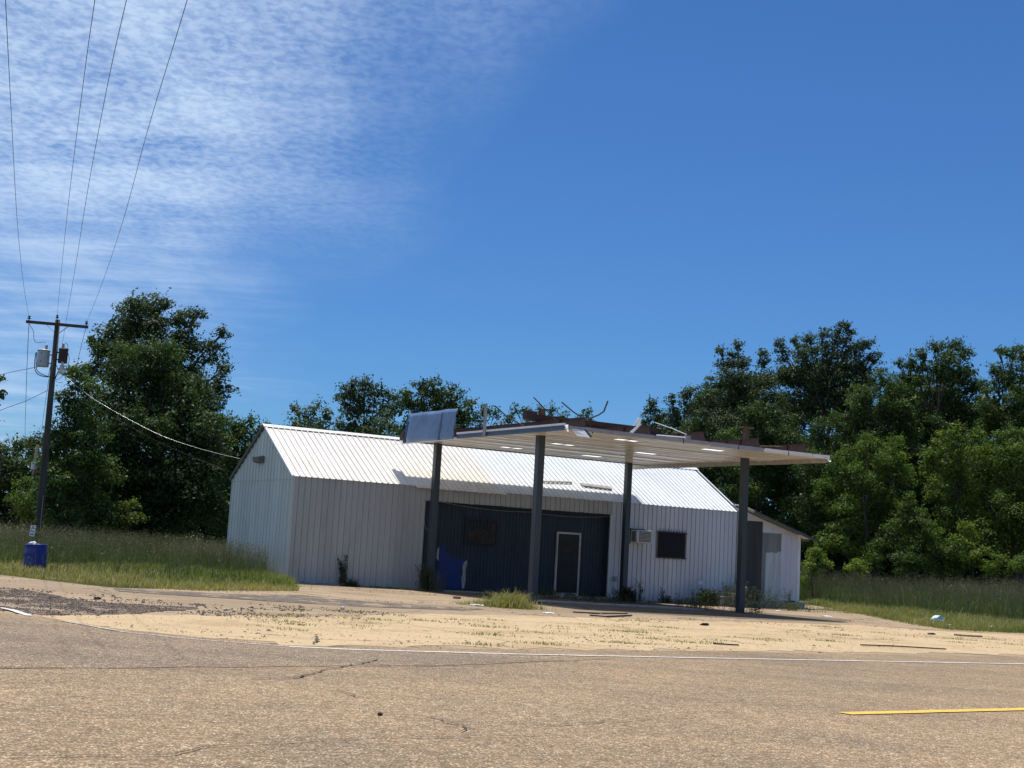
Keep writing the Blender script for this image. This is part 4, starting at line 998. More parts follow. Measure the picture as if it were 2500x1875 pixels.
overhead('overhead wire rising behind the crossarm from the rusty transformer, third from left', lead([(152, 842), (163, 775), (186, 640), (215, 460), (263, 205), (311, -10), (335, -120)]))
overhead('rightmost overhead wire, rising from the right tip of the crossarm', lead([(211, 788), (250, 690), (300, 540), (360, 320), (430, 90), (460, -10), (496, -130)]))
overhead('thin wire dropping almost straight down from the left end of the crossarm', [(70.5, 790, PD-.1), (64, 950, 62), (62, 1075, 93), (74, 1103, PD2)], .012)
overhead('thin wire running down from the right end of the crossarm to the far pole', [(211, 800, PD-.1), (187, 888, 60), (116, 955, 72), (98, 1085, PD2)], .012) if False else None
overhead('thin wire beside the right end of the crossarm, running down behind the tree', [(210, 800, PD), (197, 850, 57), (187, 895, 62)], .010)
overhead('faint wire slanting down behind the pole shaft', [(119, 925, PD+.2), (107, 1010, 66), (96, 1090, PD2)], .010)
overhead('upper wire entering at the left edge and reaching the grey transformer', [(-300, 992, 46), (0, 915, 50), (60, 902, 52), (100, 894, PD)], .011)
overhead('lower wire entering at the left edge and reaching the pole shaft', [(-300, 1120, 46), (0, 1002, 50), (60, 980, 52), (117, 953, PD)], .011)
gz_pt = uv2(-.05, 4.6)
gp = np.array([gz_pt[0], gz_pt[1], 4.62])
overhead('pale bare service wire sagging from the pole to the gable of the building', [(133, 905, PD), (163, 922, 52.6), (200, 953, 52.3), (260, 993, 52), (380, 1057, 51.4), (480, 1093, 50.9), (590, 1121, 50.2)], .005, 'wirelight')
overhead('dark thin service wire beneath the pale one, crossing the tree', [(131, 953, PD), (150, 958, 53), (260, 1010, 52), (400, 1085, 51.5), (520, 1135, 51), (572, 1155, 50.4)], .0035)

# ================================================================== barrel
bx, by = G(84, 1401)
ba = thing('trash_barrel', 'dented blue plastic barrel standing in the grass left of the building with scuffed lower side', 'barrel', (bx, by, gz(bx, by)-.02))
ba.rotation_euler = (R(1), R(-2.0), R(20))
MB().lathe([(.255, 0), (.285, .02), (.292, .12), (.300, .28), (.308, .30), (.300, .33), (.306, .50), (.300, .56), (.308, .59), (.298, .62), (.288, .74), (.280, .80), (.295, .815), (.295, .84), (.28, .84), (.275, .80), (.02, .60)], 28).build('drum', 'barrel', ba, smooth=True)
t1 = thing('litter_bag', 'white rubbish poking out over the rim of the blue barrel', 'litter', (bx-.12, by-.02, gz(bx, by)+.80))
def lump(nm, mt, r_, parent, sc3=(1, 1, .6), seed=1):
    rr = np.random.default_rng(seed); bm = bmesh.new(); bmesh.ops.create_icosphere(bm, subdivisions=2, radius=r_)
    for v in bm.verts: v.co = Vector((v.co.x*sc3[0], v.co.y*sc3[1], v.co.z*sc3[2]))*(1+rr.normal()*.16)
    me = bpy.data.meshes.new(nm); bm.to_mesh(me); bm.free(); me.materials.append(M[mt]); return link(nm, me, parent)
lump('crumpled_paper', 'paper', .13, t1, (1, .8, .7), 2)

# ================================================================== trees
tall = 'trees standing at the edge of the field'
tree('tall broad tree left of the building, crown top pierced by bits of sky', 74, [(385, 762, 50), (330, 765, 38), (300, 800, 48), (440, 790, 42), (475, 775, 22), (255, 850, 34), (225, 835, 16), (360, 840, 75), (455, 850, 45), (290, 880, 60), (520, 860, 34), (540, 815, 16), (545, 900, 24), (535, 945, 34), (515, 1010, 42), (225, 905, 30), (420, 920, 70), (470, 980, 60), (390, 1010, 90), (500, 1080, 55)], 'leaf_far', .17, 1.35, .26, name='tree', tone0=.42)
tree('dark vine-smothered tree in front of the tall broad tree on the left', 68, [(330, 900, 70), (400, 880, 60), (300, 960, 70), (400, 960, 85), (470, 960, 45), (260, 1010, 70), (350, 1050, 95), (450, 1050, 80), (500, 1120, 55), (270, 1120, 90), (380, 1160, 95), (480, 1190, 70), (300, 1210, 90), (420, 1250, 70), (520, 1240, 50), (250, 1265, 60), (350, 1275, 55)], 'leaf', .16, 1.25, .26, tone0=.28)
tree('lighter leafy tree just right of the utility pole', 62, [(185, 925, 34), (215, 950, 40), (160, 985, 34), (190, 1020, 50), (150, 1075, 44), (220, 1060, 50), (180, 1120, 58), (130, 1150, 34), (230, 1150, 60), (160, 1190, 50), (120, 1230, 36), (128, 1060, 28), (118, 1110, 30), (112, 1190, 30), (210, 1225, 60), (155, 1265, 48), (245, 1265, 44)], 'leaf', .14, 1.25, .14, tone0=.55)
tree('rounded green tree close behind the left gable', 78, [(602, 1040, 34), (560, 1060, 40), (640, 1060, 32), (590, 1100, 60), (545, 1130, 50), (600, 1170, 75), (540, 1210, 60), (560, 1260, 55), (650, 1130, 50)], 'leaf', .16, 1.2, .18, tone0=.42)
tree('small yellow-green sapling glowing in front of the dark trees', 63, [(315, 1245, 20), (300, 1265, 18), (335, 1262, 18), (318, 1275, 20), (325, 1228, 12)], 'leaf_yellow', .11, 1.1, .04, cat='sapling', name='sapling', tone0=.4)
tree('leafy bough tree reaching in at the left edge of the picture', 50, [(-30, 955, 34), (-5, 925, 12), (5, 960, 14), (-60, 1010, 45), (-90, 940, 60), (-90, 1060, 60)], 'leaf', .13, .9, .2)
tree('low dark brush line between the field weeds and the left trees', 76, [(x_, 1302+.05*(x_-100)+rng.normal(0, 3), 22) for x_ in range(110, 620, 34)], 'leaf', .15, 1.2, .05, cat='brush', name='brush', tone0=.15)
tree('far dark tree at the left edge behind the second pole', 112, [(10, 1105, 30), (45, 1090, 26), (75, 1085, 24), (105, 1080, 26), (20, 1160, 50), (80, 1150, 52), (30, 1215, 50), (95, 1215, 52), (-40, 1130, 50), (-50, 1220, 60), (130, 1170, 45), (20, 1262, 40), (90, 1265, 42)], 'leaf', .22, 1.2, .22, tone0=.28)
tree('light green shrub in front of the far left tree', 88, [(55, 1190, 22), (80, 1175, 22), (45, 1220, 24), (80, 1220, 30), (60, 1255, 28), (95, 1262, 22)], 'leaf_bright', .16, 1., .1, cat='shrub', name='shrub', tone0=.25)
# behind the roof
tree('sparse small grey-green tree over the left part of the roof', 92, [(728, 1008, 20), (768, 998, 22), (748, 1030, 26), (798, 1018, 22), (715, 1045, 24), (780, 1050, 34), (740, 1075, 50)], 'leaf_far', .20, .75, .12, tone0=.55)
tree('pale grey-green tree above the middle of the left roof', 94, [(858, 950, 24), (890, 942, 24), (922, 962, 26), (846, 985, 28), (895, 990, 40), (958, 962, 20), (955, 1000, 36), (860, 1035, 45), (920, 1050, 50), (850, 1085, 50)], 'leaf_far', .20, .95, .18, tone0=.42)
tree('round dark tree behind the blue canopy panel', 90, [(1028, 942, 22), (1058, 955, 30), (1108, 962, 24), (1000, 975, 30), (1080, 985, 40), (1120, 1000, 28), (1030, 1010, 45), (1100, 1040, 45), (1000, 1060, 50), (1070, 1080, 50)], 'leaf', .18, 1.15, .2, tone0=.32)
tree('loose-crowned tree seen past the canopy upright', 92, [(1150, 985, 16), (1140, 1015, 22), (1190, 1002, 13), (1172, 1030, 26), (1208, 1008, 13), (1215, 1040, 22), (1150, 1070, 40), (1200, 1080, 36)], 'leaf_far', .18, .8, .14, tone0=.55)
tree('bushy treetop showing above the middle of the canopy', 92, [(1262, 1002, 15), (1290, 1008, 16), (1243, 1022, 12), (1345, 1000, 12), (1325, 1016, 22), (1375, 1018, 14), (1290, 1045, 32), (1350, 1050, 34), (1270, 1085, 40)], 'leaf', .17, .9, .14, tone0=.45)
tree('small dark treetop just behind the two bent rods', 92, [(1432, 1008, 13), (1425, 1025, 16), (1448, 1032, 15), (1420, 1060, 30), (1455, 1070, 30)], 'leaf', .17, .9, .1, tone0=.4)
# right-hand wood
tree('small pointed tree just right of the white scrap on the canopy', 80, [(1592, 985, 11), (1580, 1003, 16), (1602, 1008, 14), (1570, 1026, 18), (1600, 1035, 24), (1620, 1015, 12), (1590, 1070, 40), (1560, 1100, 40)], 'leaf_far', .17, 1.1, .12, tone0=.3)
tree('medium tree left in the right-hand wood, over the canopy', 78, [(1688, 952, 16), (1672, 968, 16), (1708, 968, 14), (1640, 978, 14), (1700, 1000, 34), (1655, 1010, 30), (1640, 1045, 40), (1710, 1045, 45), (1670, 1100, 60)], 'leaf_far', .16, 1.3, .16, tone0=.42)
tree('tall tree with thin twin tops in the right-hand wood', 77, [(1803, 845, 13), (1760, 860, 13), (1790, 868, 14), (1768, 888, 22), (1812, 890, 24), (1862, 862, 12), (1868, 888, 18), (1800, 925, 34), (1750, 940, 30), (1850, 930, 36), (1735, 985, 36), (1800, 985, 50), (1870, 990, 50), (1760, 1050, 60), (1840, 1060, 60)], 'leaf_far', .16, 1.5, .2, tone0=.45)
tree('tallest tree of the right-hand wood, crown rising to a leafy peak', 79, [(2055, 790, 17), (2075, 812, 14), (2040, 822, 20), (2008, 812, 16), (1975, 832, 20), (1940, 835, 14), (1905, 842, 13), (1912, 865, 22), (2065, 850, 34), (2020, 865, 34), (1965, 870, 34), (2115, 845, 18), (2135, 880, 22), (2100, 890, 28), (2120, 915, 26), (1930, 910, 40), (2000, 930, 50), (2070, 925, 46), (1960, 980, 55), (2050, 990, 60), (1920, 1030, 50)], 'leaf_far', .16, 1.5, .22, tone0=.45)
tree('broad domed tree right of the tallest tree', 75, [(2255, 868, 20), (2285, 852, 22), (2325, 848, 24), (2350, 868, 22), (2225, 885, 18), (2195, 890, 13), (2240, 920, 36), (2300, 900, 44), (2360, 905, 28), (2385, 945, 30), (2200, 950, 40), (2320, 960, 55), (2260, 990, 55), (2380, 1000, 44), (2200, 1020, 50), (2310, 1015, 50), (2260, 1050, 50), (2360, 1050, 44)], 'leaf', .16, 1.3, .22, tone0=.42)
tree('big tree cut by the right edge of the picture', 70, [(2440, 855, 16), (2465, 870, 20), (2500, 862, 30), (2425, 900, 20), (2460, 920, 40), (2520, 920, 46), (2400, 950, 16), (2430, 980, 44), (2500, 1000, 60), (2560, 960, 70), (2450, 1050, 55), (2540, 1080, 70)], 'leaf', .15, 1.3, .2, tone0=.45)
tree('dense green tree in front of the tallest tree', 68, [(2150, 925, 28), (2120, 960, 34), (2180, 955, 30), (2100, 1005, 44), (2165, 1005, 50), (2215, 1000, 34), (2060, 1040, 40), (2130, 1060, 54), (2200, 1060, 44), (2090, 1120, 50)], 'leaf', .15, 1.3, .2, tone0=.48)
tree('dark tree behind the right post of the canopy', 70, [(1870, 1000, 34), (1830, 1015, 30), (1900, 1030, 36), (1850, 1060, 50), (1910, 1090, 48), (1790, 1090, 44), (1860, 1140, 60), (1740, 1130, 44), (1800, 1180, 60), (1900, 1180, 60), (1700, 1150, 34), (1960, 1090, 40), (1840, 1250, 60), (1950, 1260, 50), (1980, 1150, 50)], 'leaf', .15, 1.3, .2, tone0=.33)
tree('shadowy tree filling the middle of the right-hand wood', 66, [(2000, 1060, 40), (2040, 1110, 44), (1990, 1150, 50), (2060, 1190, 60), (1990, 1230, 56), (2080, 1260, 60), (2010, 1300, 56), (2250, 1200, 60), (2280, 1280, 60), (2400, 1150, 50), (2150, 1240, 50)], 'leaf', .15, 1.2, .2, tone0=.25)
tree('bright leafy tree right of the canopy corner', 61, [(2118, 1075, 20), (2150, 1090, 24), (2185, 1080, 20), (2100, 1110, 34), (2170, 1125, 40), (2060, 1140, 34), (2120, 1160, 44), (2200, 1160, 34), (2060, 1195, 36), (2140, 1215, 44), (2010, 1180, 24), (2000, 1220, 22), (2060, 1255, 48), (2125, 1275, 50), (2185, 1260, 46), (2040, 1320, 44), (2110, 1340, 44)], 'leaf_bright', .14, 1.2, .18, tone0=.38)
tree('yellowish sunlit tree below the broad domed tree', 61, [(2300, 1075, 24), (2340, 1062, 26), (2380, 1068, 24), (2270, 1105, 28), (2320, 1110, 38), (2390, 1110, 34), (2280, 1150, 36), (2350, 1160, 44), (2290, 1200, 36), (2360, 1215, 40), (2320, 1270, 44), (2400, 1270, 40)], 'leaf_bright', .14, 1.2, .18, tone0=.5)
tree('bright tree at the lower right edge of the picture', 60, [(2440, 1075, 30), (2490, 1060, 30), (2470, 1120, 44), (2520, 1130, 50), (2430, 1160, 40), (2490, 1190, 50), (2450, 1240, 44), (2520, 1270, 60), (2420, 1300, 40), (2480, 1330, 50), (2550, 1200, 60)], 'leaf_bright', .14, 1.2, .18, tone0=.36)
tree('broad shaggy cone-shaped bush standing before the right-hand wood', 56, [(2222, 1215, 14), (2215, 1240, 22), (2245, 1255, 22), (2205, 1275, 30), (2250, 1290, 32), (2170, 1310, 30), (2220, 1325, 36), (2280, 1320, 34), (2150, 1350, 32), (2210, 1370, 40), (2280, 1370, 40), (2130, 1385, 28), (2330, 1345, 28), (2330, 1385, 30)], 'leaf_bright', .12, 1.2, .12, cat='bush', name='bush', tone0=.22)
tree('yellow-green bush leaning on the right flank of the shaggy bush', 57, [(2352, 1290, 20), (2375, 1310, 24), (2340, 1318, 20), (2385, 1345, 28), (2360, 1370, 28), (2410, 1385, 28)], 'leaf_bright', .12, 1.2, .08, cat='bush', name='bush', tone0=.75)
tree('small bright bush beside the right wall of the shed', 50, [(1992, 1352, 16), (1975, 1370, 14), (2012, 1368, 16), (1985, 1390, 20), (1965, 1420, 16)], 'leaf_bright', .10, 1.2, .05, cat='bush', name='bush', tone0=.7)
tree('low bright bush between the shed and the shaggy bush', 54, [(2088, 1372, 13), (2075, 1388, 14), (2102, 1390, 14)], 'leaf_bright', .10, 1.2, .04, cat='bush', name='bush', tone0=.8)
tree('low leafy scrub at the foot of the trees by the right edge', 55, [(2440, 1370, 22), (2470, 1385, 24), (2500, 1375, 26), (2420, 1392, 20), (2530, 1390, 28)], 'leaf_bright', .11, 1.2, .05, cat='bush', name='bush', tone0=.55)
tree('dense tangled undergrowth wall at the foot of the right-hand wood', 81, [(x_+rng.normal(0, 14), y_+rng.normal(0, 10), 44) for x_, y_ in [(a, b_) for a in range(1960, 2680, 72) for b_ in (1180, 1250, 1320, 1375)]], 'leaf', .17, .95, .12, cat='undergrowth', name='undergrowth', tone0=.3)
tree('mid-height leafy tree filling the gap below the domed tree', 82, [(x_+rng.normal(0, 12), y_+rng.normal(0, 10), 42) for x_, y_ in [(a, b_) for a in range(2200, 2640, 68) for b_ in (1030, 1100, 1160)]], 'leaf', .17, .95, .16, tone0=.42)
top_ = [(1690, 985), (1800, 885), (1900, 895), (2050, 850), (2130, 915), (2230, 905), (2330, 890), (2410, 965), (2500, 905), (2620, 900)]
bk = []
for x_ in range(1700, 2620, 52):
    ty = np.interp(x_, [a for a, _ in top_], [b_ for _, b_ in top_])
    bk += [(x_+rng.normal(0, 10), ty+dy_+rng.normal(0, 8), 34) for dy_ in (48, 105, 165, 230)]
tree('hazier grey-green woodland mass closing the gaps behind the right-hand trees', 95, bk, 'leaf_far', .24, 1.0, .2, cat='woodland', name='woodland', tone0=.35)
# dense dark understorey far behind, so that no bare horizon shows through the wood
tree('low dark thicket far behind the right-hand wood', 95, [(x_, y_, 58) for x_ in range(1560, 2700, 85) for y_ in (1130, 1215, 1300, 1360, 1400)], 'leaf', .30, 1.1, .15, cat='thicket', name='thicket', tone0=.15)
tree('low dark thicket far behind the left field', 98, [(x_, y_, 52) for x_ in range(150, 760, 75) for y_ in (1150, 1215, 1262, 1300)], 'leaf', .28, 1.1, .15, cat='thicket', name='thicket', tone0=.15)

# ================================================================== field plants
PG = lambda *a: [G(*p) for p in a]
wl = PG((42, 1392), (60, 1390), (162, 1390), (405, 1391), (490, 1406), (608, 1416), (672, 1424)) + [uv2(-.3, 1.2), uv2(-.3, 6.4), uv2(8, 7), uv2(6, 20), (-25., 68.), (-42., 68.), (-30, 50)]
tall_weeds('tall_weeds', wl, 16500, 1.12, 'tall brown-topped weeds filling the field left of the building')
wg = [uv2(-.35, 6.2), uv2(-.35, .4), uv2(-1.2, -.2), uv2(-2.4, .6), uv2(-2.6, 6.2)]
tall_weeds('tall_weeds', wg, 900, 1.15, 'feathery waist-high weeds growing along the foot of the gable wall')
wr = PG((1975, 1468), (2060, 1478), (2177, 1486), (2316, 1503), (2500, 1518), (2900, 1545)) + [(44., 62.), (40., 76.), (17., 80.), tuple(uv2(25.2, 9))]
tall_weeds('tall_weeds', wr, 13500, 1.45, 'tall grey-brown weeds filling the field right of the shed', lo=.12)
gl = PG((-250, 1396), (0, 1403), (113, 1416), (282, 1434), (508, 1443), (729, 1443)) + [uv2(-.2, -.25), uv2(-.3, 2), uv2(-2, 4), (-12, 56), (-22, 60), (-28, 42)]
short_grass('verge_grass', gl, 35000, .20, 'uneven green and straw-coloured grass along the lot edge on the left', .55)
gl2 = PG((160, 1402), (420, 1404), (560, 1420), (729, 1441)) + [uv2(-.3, .4), uv2(-3, 3.5), (-13, 52)]
short_grass('verge_grass', gl2, 16000, .30, 'longer fresh green grass in front of the tall weeds on the left', .32)
gb = PG((-200, 1372), (-40, 1378), (38, 1384), (42, 1396), (-200, 1400)) + [(-24, 47)]
short_grass('rank_grass', [G(-220, 1398), G(44, 1390), (-18.3, 50), (-20.5, 62), (-34, 62)], 6500, .62, 'rank bright green grass at the far left edge of the picture', .22)
gr = PG((1960, 1474), (2000, 1472), (2090, 1482), (2200, 1489), (2330, 1507), (2500, 1522), (2800, 1545), (2800, 1575), (2500, 1547), (2316, 1539), (2227, 1526), (2110, 1503), (2040, 1488))
short_grass('verge_grass', gr, 20000, .24, 'green and straw-coloured grass strip before the weeds on the right', .60)
gs = PG((-250, 1396), (0, 1404), (113, 1417), (282, 1435), (508, 1444), (729, 1444), (729, 1438), (508, 1432), (282, 1420), (113, 1404), (0, 1394), (-250, 1385))
short_grass('dry_grass', gs, 9000, .13, 'dry straw-coloured grass fringe where the verge meets the lot', .95)
short_grass('dry_grass', PG((0, 1402), (120, 1412), (330, 1426), (380, 1412), (160, 1396), (0, 1390)), 6000, .26, 'pale seeding grass around the foot of the blue barrel', .85)
# plants against the building and posts
def clump(label, c, n, h, spread, mat='grass', tone=.5, lean=.9, group=None, nm='grass_clump', cat='grass', w_=(.008, .016), sq=1.0):
    cx, cy = c; z0 = gz(cx, cy); q = np.column_stack([rng.normal(0, spread, n), rng.normal(0, spread*sq, n), np.zeros(n)])
    hh = h*rng.uniform(.35, 1.1, n)*np.exp(-(q[:, 0]**2+q[:, 1]**2)/(spread*spread*6))
    t = tone+rng.normal(0, .15, n)
    V, F, T = blades(q, hh, rng.uniform(*w_, n), rng.uniform(.15, lean, n), t-.2, t+.25)
    return tag(bulk(nm, V, F, T, mat, None, (cx, cy, z0)), label, cat, group)
def leafy(label, c, stems, h, spread, leaf=.05, nleaf=30, mat='weedgreen', tone=.35, nm='weed', dry=0):
    stems = int(stems*1.4)+1; leaf *= 1.35; nleaf = int(nleaf*1.6); h *= 1.12
    cx, cy = c; z0 = gz(cx, cy); parts = []; q = np.column_stack([rng.normal(0, spread, stems), rng.normal(0, spread, stems), np.zeros(stems)])
    hh = h*rng.uniform(.6, 1.08, stems); th = rng.uniform(0, 6.28, stems); ln = rng.uniform(.03, .35, stems)*hh
    root = thing(nm, label, 'weed', (cx, cy, z0)); mb = MB()
    for i in range(stems):
        d = np.array([math.cos(th[i])*ln[i], math.sin(th[i])*ln[i], 0]); path = [Vector(q[i]+d*t*t+np.array([0, 0, hh[i]*t])) for t in (0, .35, .7, 1)]
        mb.tube(path, [.007, .006, .004, .002], 4, False)
        k = nleaf; t = rng.uniform(.12, 1, k); c3 = q[i]+d*(t*t)[:, None]+np.array([0, 0, 1])*(hh[i]*t)[:, None]
        s = leaf*rng.uniform(.5, 1.3, k); off = unit(rng.normal(size=(k, 3))*np.array([1, 1, .3]))
        c3 = c3+off*(s*.6+rng.uniform(0, spread*.35, k)*(1-t*.5))[:, None]
        V, F = leafquads(c3, unit(rng.normal(size=(k, 3))*.6+np.array([0, 0, .9])), s, aspect=.38); parts.append((V, F, np.repeat(np.clip(tone+rng.normal(0, .15, k), 0, 1), 4)))
    V, F, T = merge(parts); bulk('foliage', V, F, T, mat, root); mb.build('stem', 'ply', root)
    return root
clump('big straw-green grass clump in front of the second canopy post', G(1240, 1484), 1000, .62, .40, 'grass', .78, 1.1, w_=(.010, .02))
clump('flatter part of the straw grass beside the second post, on its left', G(1170, 1478), 400, .22, .42, 'grass', .7, 1.1)
leafy('upright leafy weed against the grey wall left of the opening', uv2(2.05, -.28), 5, .95, .06, .06, 60, tone=.15)
clump('low bushy tuft at the foot of the upright weed', uv2(2.35, -.35), 260, .40, .13, 'weedgreen', .3, .8)
leafy('dark bushy weed tangle at the foot of the left rear post', uv2(5.0, -.9), 16, .85, .22, .05, 45, tone=.22)
clump('pale dry stalks standing in the tangle by the left rear post', uv2(5.3, -1.0), 120, 1.15, .18, 'weed', .9, .5, cat='weed', nm='dry_weed')
leafy('deep green weed at the foot of the third post', uv2(13.6, -1.3), 22, .50, .24, .06, 60, tone=.12)
leafy('spindly reddish weed on the white wall right of the third post', uv2(15.0, -.35), 5, .75, .12, .05, 28, tone=.45)
leafy('thin single weed below the barred right window', uv2(16.15, -.35), 2, .58, .03, .07, 22, tone=.10)
leafy('small dark weed at the wall base below the right window', uv2(16.2, -.7), 9, .28, .16, .05, 30, tone=.12)
leafy('low weed right of the middle of the white wall', uv2(17.2, -.5), 7, .24, .22, .04, 26, tone=.15)
leafy('dark green bush left of the concrete steps', uv2(17.9, -1.0), 26, .62, .24, .06, 55, tone=.08)
leafy('dark scraggly weeds growing over the concrete steps', uv2(19.0, -1.1), 20, .85, .42, .05, 42, tone=.10)
leafy('tall dark weed right at the top step', uv2(19.9, -.8), 9, 1.15, .20, .05, 44, tone=.12)
leafy('leggy weeds right of the right front post', uv2(20.6, -1.2), 24, .80, .5, .05, 34, tone=.22)
leafy('thin upright weed before the whitewashed shed boards', uv2(21.9, -1.6), 4, .85, .08, .05, 40, tone=.10)
leafy('sprawling low weeds below the shed foundation', uv2(21.6, -2.6), 22, .36, .55, .05, 26, tone=.35)
leafy('low dark weeds between door and third post', uv2(11.6, -1.6), 20, .28, .8, .05, 20, tone=.22)
leafy('reddish low weeds right behind the second post', uv2(9.4, -2.2), 18, .35, .5, .05, 22, tone=.4)
leafy('dark low weeds in the canopy shade left of the pump island', uv2(6.0, -5.0), 16, .22, .5, .05, 16, tone=.15)
leafy('dark low weeds in the canopy shade behind the pump island', uv2(10.6, -4.2), 20, .24, .7, .05, 16, tone=.12)
leafy('dark low weeds in the canopy shade right of the pump island', uv2(14.2, -4.5), 20, .26, .7, .05, 16, tone=.2)
leafy('low dark weeds crowding the base of the right front post', uv2(14.6, -7.3), 14, .34, .35, .05, 18, tone=.2)
leafy('leggy brown weed clump left of the right front post', uv2(13.0, -6.4), 12, .5, .35, .05, 22, tone=.55)
clump('dry grass tuft right of the shed foundation', uv2(24.9, -1.4), 300, .35, .35, 'grass', .75, 1.0)
clump('pale dry tuft below the shed corner', uv2(23.9, -3.4), 260, .30, .3, 'grass', .9, 1.0)
clump('green strip of grass along the building slab left of the opening', uv2(3.6, -.5), 500, .12, .9, 'grass', .35, .8, sq=.15)
# small tufts in the cracks of the paving
sprigs = []
used_l = set()
def where(px_, py_):
    col = [(760, 'below the grey wall corner'), (1000, 'below the grey wall'), (1160, 'below the bright blue patch'), (1290, 'below the straw clump'), (1400, 'below the barred door'), (1530, 'below the third post'), (1660, 'below the barred right window'), (1780, 'left of the right post'), (1900, 'right of the right post'), (2040, 'below the shed'), (2200, 'near the long strip'), (2350, 'near the blue litter'), (2600, 'near the right edge')]
    return next(t for lim, t in col if px_ < lim)
for i in range(90):
    px_ = rng.uniform(1150, 2480) if i % 4 else rng.uniform(620, 1150)
    py_ = rng.uniform(1512, 1578) if px_ > 1150 else rng.uniform(1486, 1545)
    s_ = rng.uniform(.5, 1.3); tn_ = rng.uniform(.1, .7)
    row = 'near the white line' if py_ > 1558 else ('midway' if py_ > 1532 else 'farther back')
    lab = '%s %s grass tuft %s, %s' % ('broad' if s_ > .95 else 'small', 'straw-coloured' if tn_ > .45 else 'green', where(px_, py_), row)
    if s_ > .7 and lab not in used_l:
        used_l.add(lab); clump(lab, G(px_, py_), int(85*s_), .045*s_+.02, .26*s_, 'grass', tn_*.8+.25, 1.1, 'small grass tufts in the paving cracks', 'grass_tuft', sq=.35)
    else: sprigs.append((G(px_, py_), s_, tn_))
parts = []
for (c_, s_, tn_) in sprigs:
    for _ in range(2):
        cc_ = c_+rng.normal(0, .5, 2); n_ = int(22*s_); q = np.column_stack([rng.normal(cc_[0], .13, n_), rng.normal(cc_[1], .05, n_), np.full(n_, gz(*cc_))])
        parts.append(blades(q, rng.uniform(.02, .055, n_), rng.uniform(.008, .015, n_), rng.uniform(.2, 1., n_), np.full(n_, tn_)-.1, np.full(n_, tn_)+.3))
V, F, T = merge(parts); o = bulk('grass_sprigs', V, F, T, 'grass'); tag(o, 'sparse grass sprigs scattered over the pale paving', 'grass', kind='stuff')
# loose gravel on the lot
def gravel(label, poly, n, s0, s1, mt):
    q = scatter(poly, n); tet = np.array([[1, 0, -.4], [-.5, .87, -.4], [-.5, -.87, -.4], [0, 0, .8]]); f = np.array([[0, 1, 3], [1, 2, 3], [2, 0, 3]])
    s = rng.uniform(s0, s1, n); a = rng.uniform(0, 6.28, n); ca_, sa_ = np.cos(a), np.sin(a)
    V = tet[None]*s[:, None, None]*rng.uniform(.6, 1.2, (n, 4, 3)); Vx = V[..., 0]*ca_[:, None]-V[..., 1]*sa_[:, None]; Vy = V[..., 0]*sa_[:, None]+V[..., 1]*ca_[:, None]
    V = np.stack([Vx, Vy, V[..., 2]], -1)+q[:, None, :]+np.array([0, 0, .012]); V = V.reshape(-1, 3)
    Fc = (f[None]+np.arange(n)[:, None, None]*4).reshape(-1, 3)
    me = bpy.data.meshes.new('gravel'); me.from_pydata(V.tolist(), [], Fc.tolist()); me.materials.append(M[mt]); o = link('gravel', me); o['kind'] = 'stuff'; tag(o, label, 'gravel'); return o
gravel('loose dark asphalt crumbs on the left of the lot', dark, 6000, .006, .022, 'crumb')
gravel('loose tan stones scattered over the old lot paving', lot_poly, 6000, .004, .011, 'pebble')
gravel('loose stones along the near edge of the pale apron', PG((282, 1500), (1073, 1540), (2500, 1570), (2500, 1600), (1073, 1583), (282, 1538)), 1500, .004, .009, 'pebble')

def chips(label, poly, n, s0, s1, mt, name='ground_debris', thr=.1):
    q = scatter(poly, n*4); nz = noise2(q, .45, 21)+.7*noise2(q, 1.7, 22); q = q[nz > thr][:n]; n = len(q)
    s = rng.uniform(s0, s1, n)*np.exp(rng.normal(0, .35, n)); a = rng.uniform(0, 6.28, n); k = 5; V = []
    for j in range(k):
        t = a+2*math.pi*j/k; r_ = s*rng.uniform(.5, 1.2, n); V.append(np.stack([np.cos(t)*r_, np.sin(t)*r_*.7, np.full(n, -.01)], 1))
    V.append(np.stack([rng.normal(0, .1, n)*s, rng.normal(0, .1, n)*s, s*rng.uniform(.25, .5, n)], 1)); V = np.stack(V, 1)+q[:, None, :]+np.array([0, 0, .012])
    f = np.array([[j, (j+1) % k, k] for j in range(k)]); Fc = (f[None]+np.arange(n)[:, None, None]*(k+1)).reshape(-1, 3)
    me = bpy.data.meshes.new(name); me.from_pydata(V.reshape(-1, 3).tolist(), [], Fc.tolist()); me.materials.append(M[mt]); o = link(name, me); o['kind'] = 'stuff'; tag(o, label, 'debris')
chips('small brown flakes and clods scattered over the pale apron', apron, 1300, .010, .028, 'clodbrown', thr=.35)
chips('small brown flakes and clods scattered over the old lot paving', lot_poly, 3200, .010, .030, 'clodbrown', thr=.25)
chips('darker flakes of broken asphalt around the left of the lot', PG((-50, 1425), (0, 1432), (230, 1452), (560, 1472), (900, 1490), (1000, 1505), (560, 1512), (180, 1508), (0, 1495)), 900, .012, .03, 'crumb')
st_ = PG((30, 1392), (160, 1398), (400, 1402), (600, 1424), (700, 1436), (560, 1432), (300, 1420), (60, 1406))
tall_weeds('stray_weeds', st_, 260, .8, 'scattered single weed stems standing out of the left verge grass', hvar=.4)
tall_weeds('stray_weeds', PG((1990, 1476), (2230, 1502), (2500, 1530), (2500, 1522), (2230, 1492), (1990, 1470)), 260, .8, 'scattered single weed stems standing out of the right verge grass', hvar=.4)
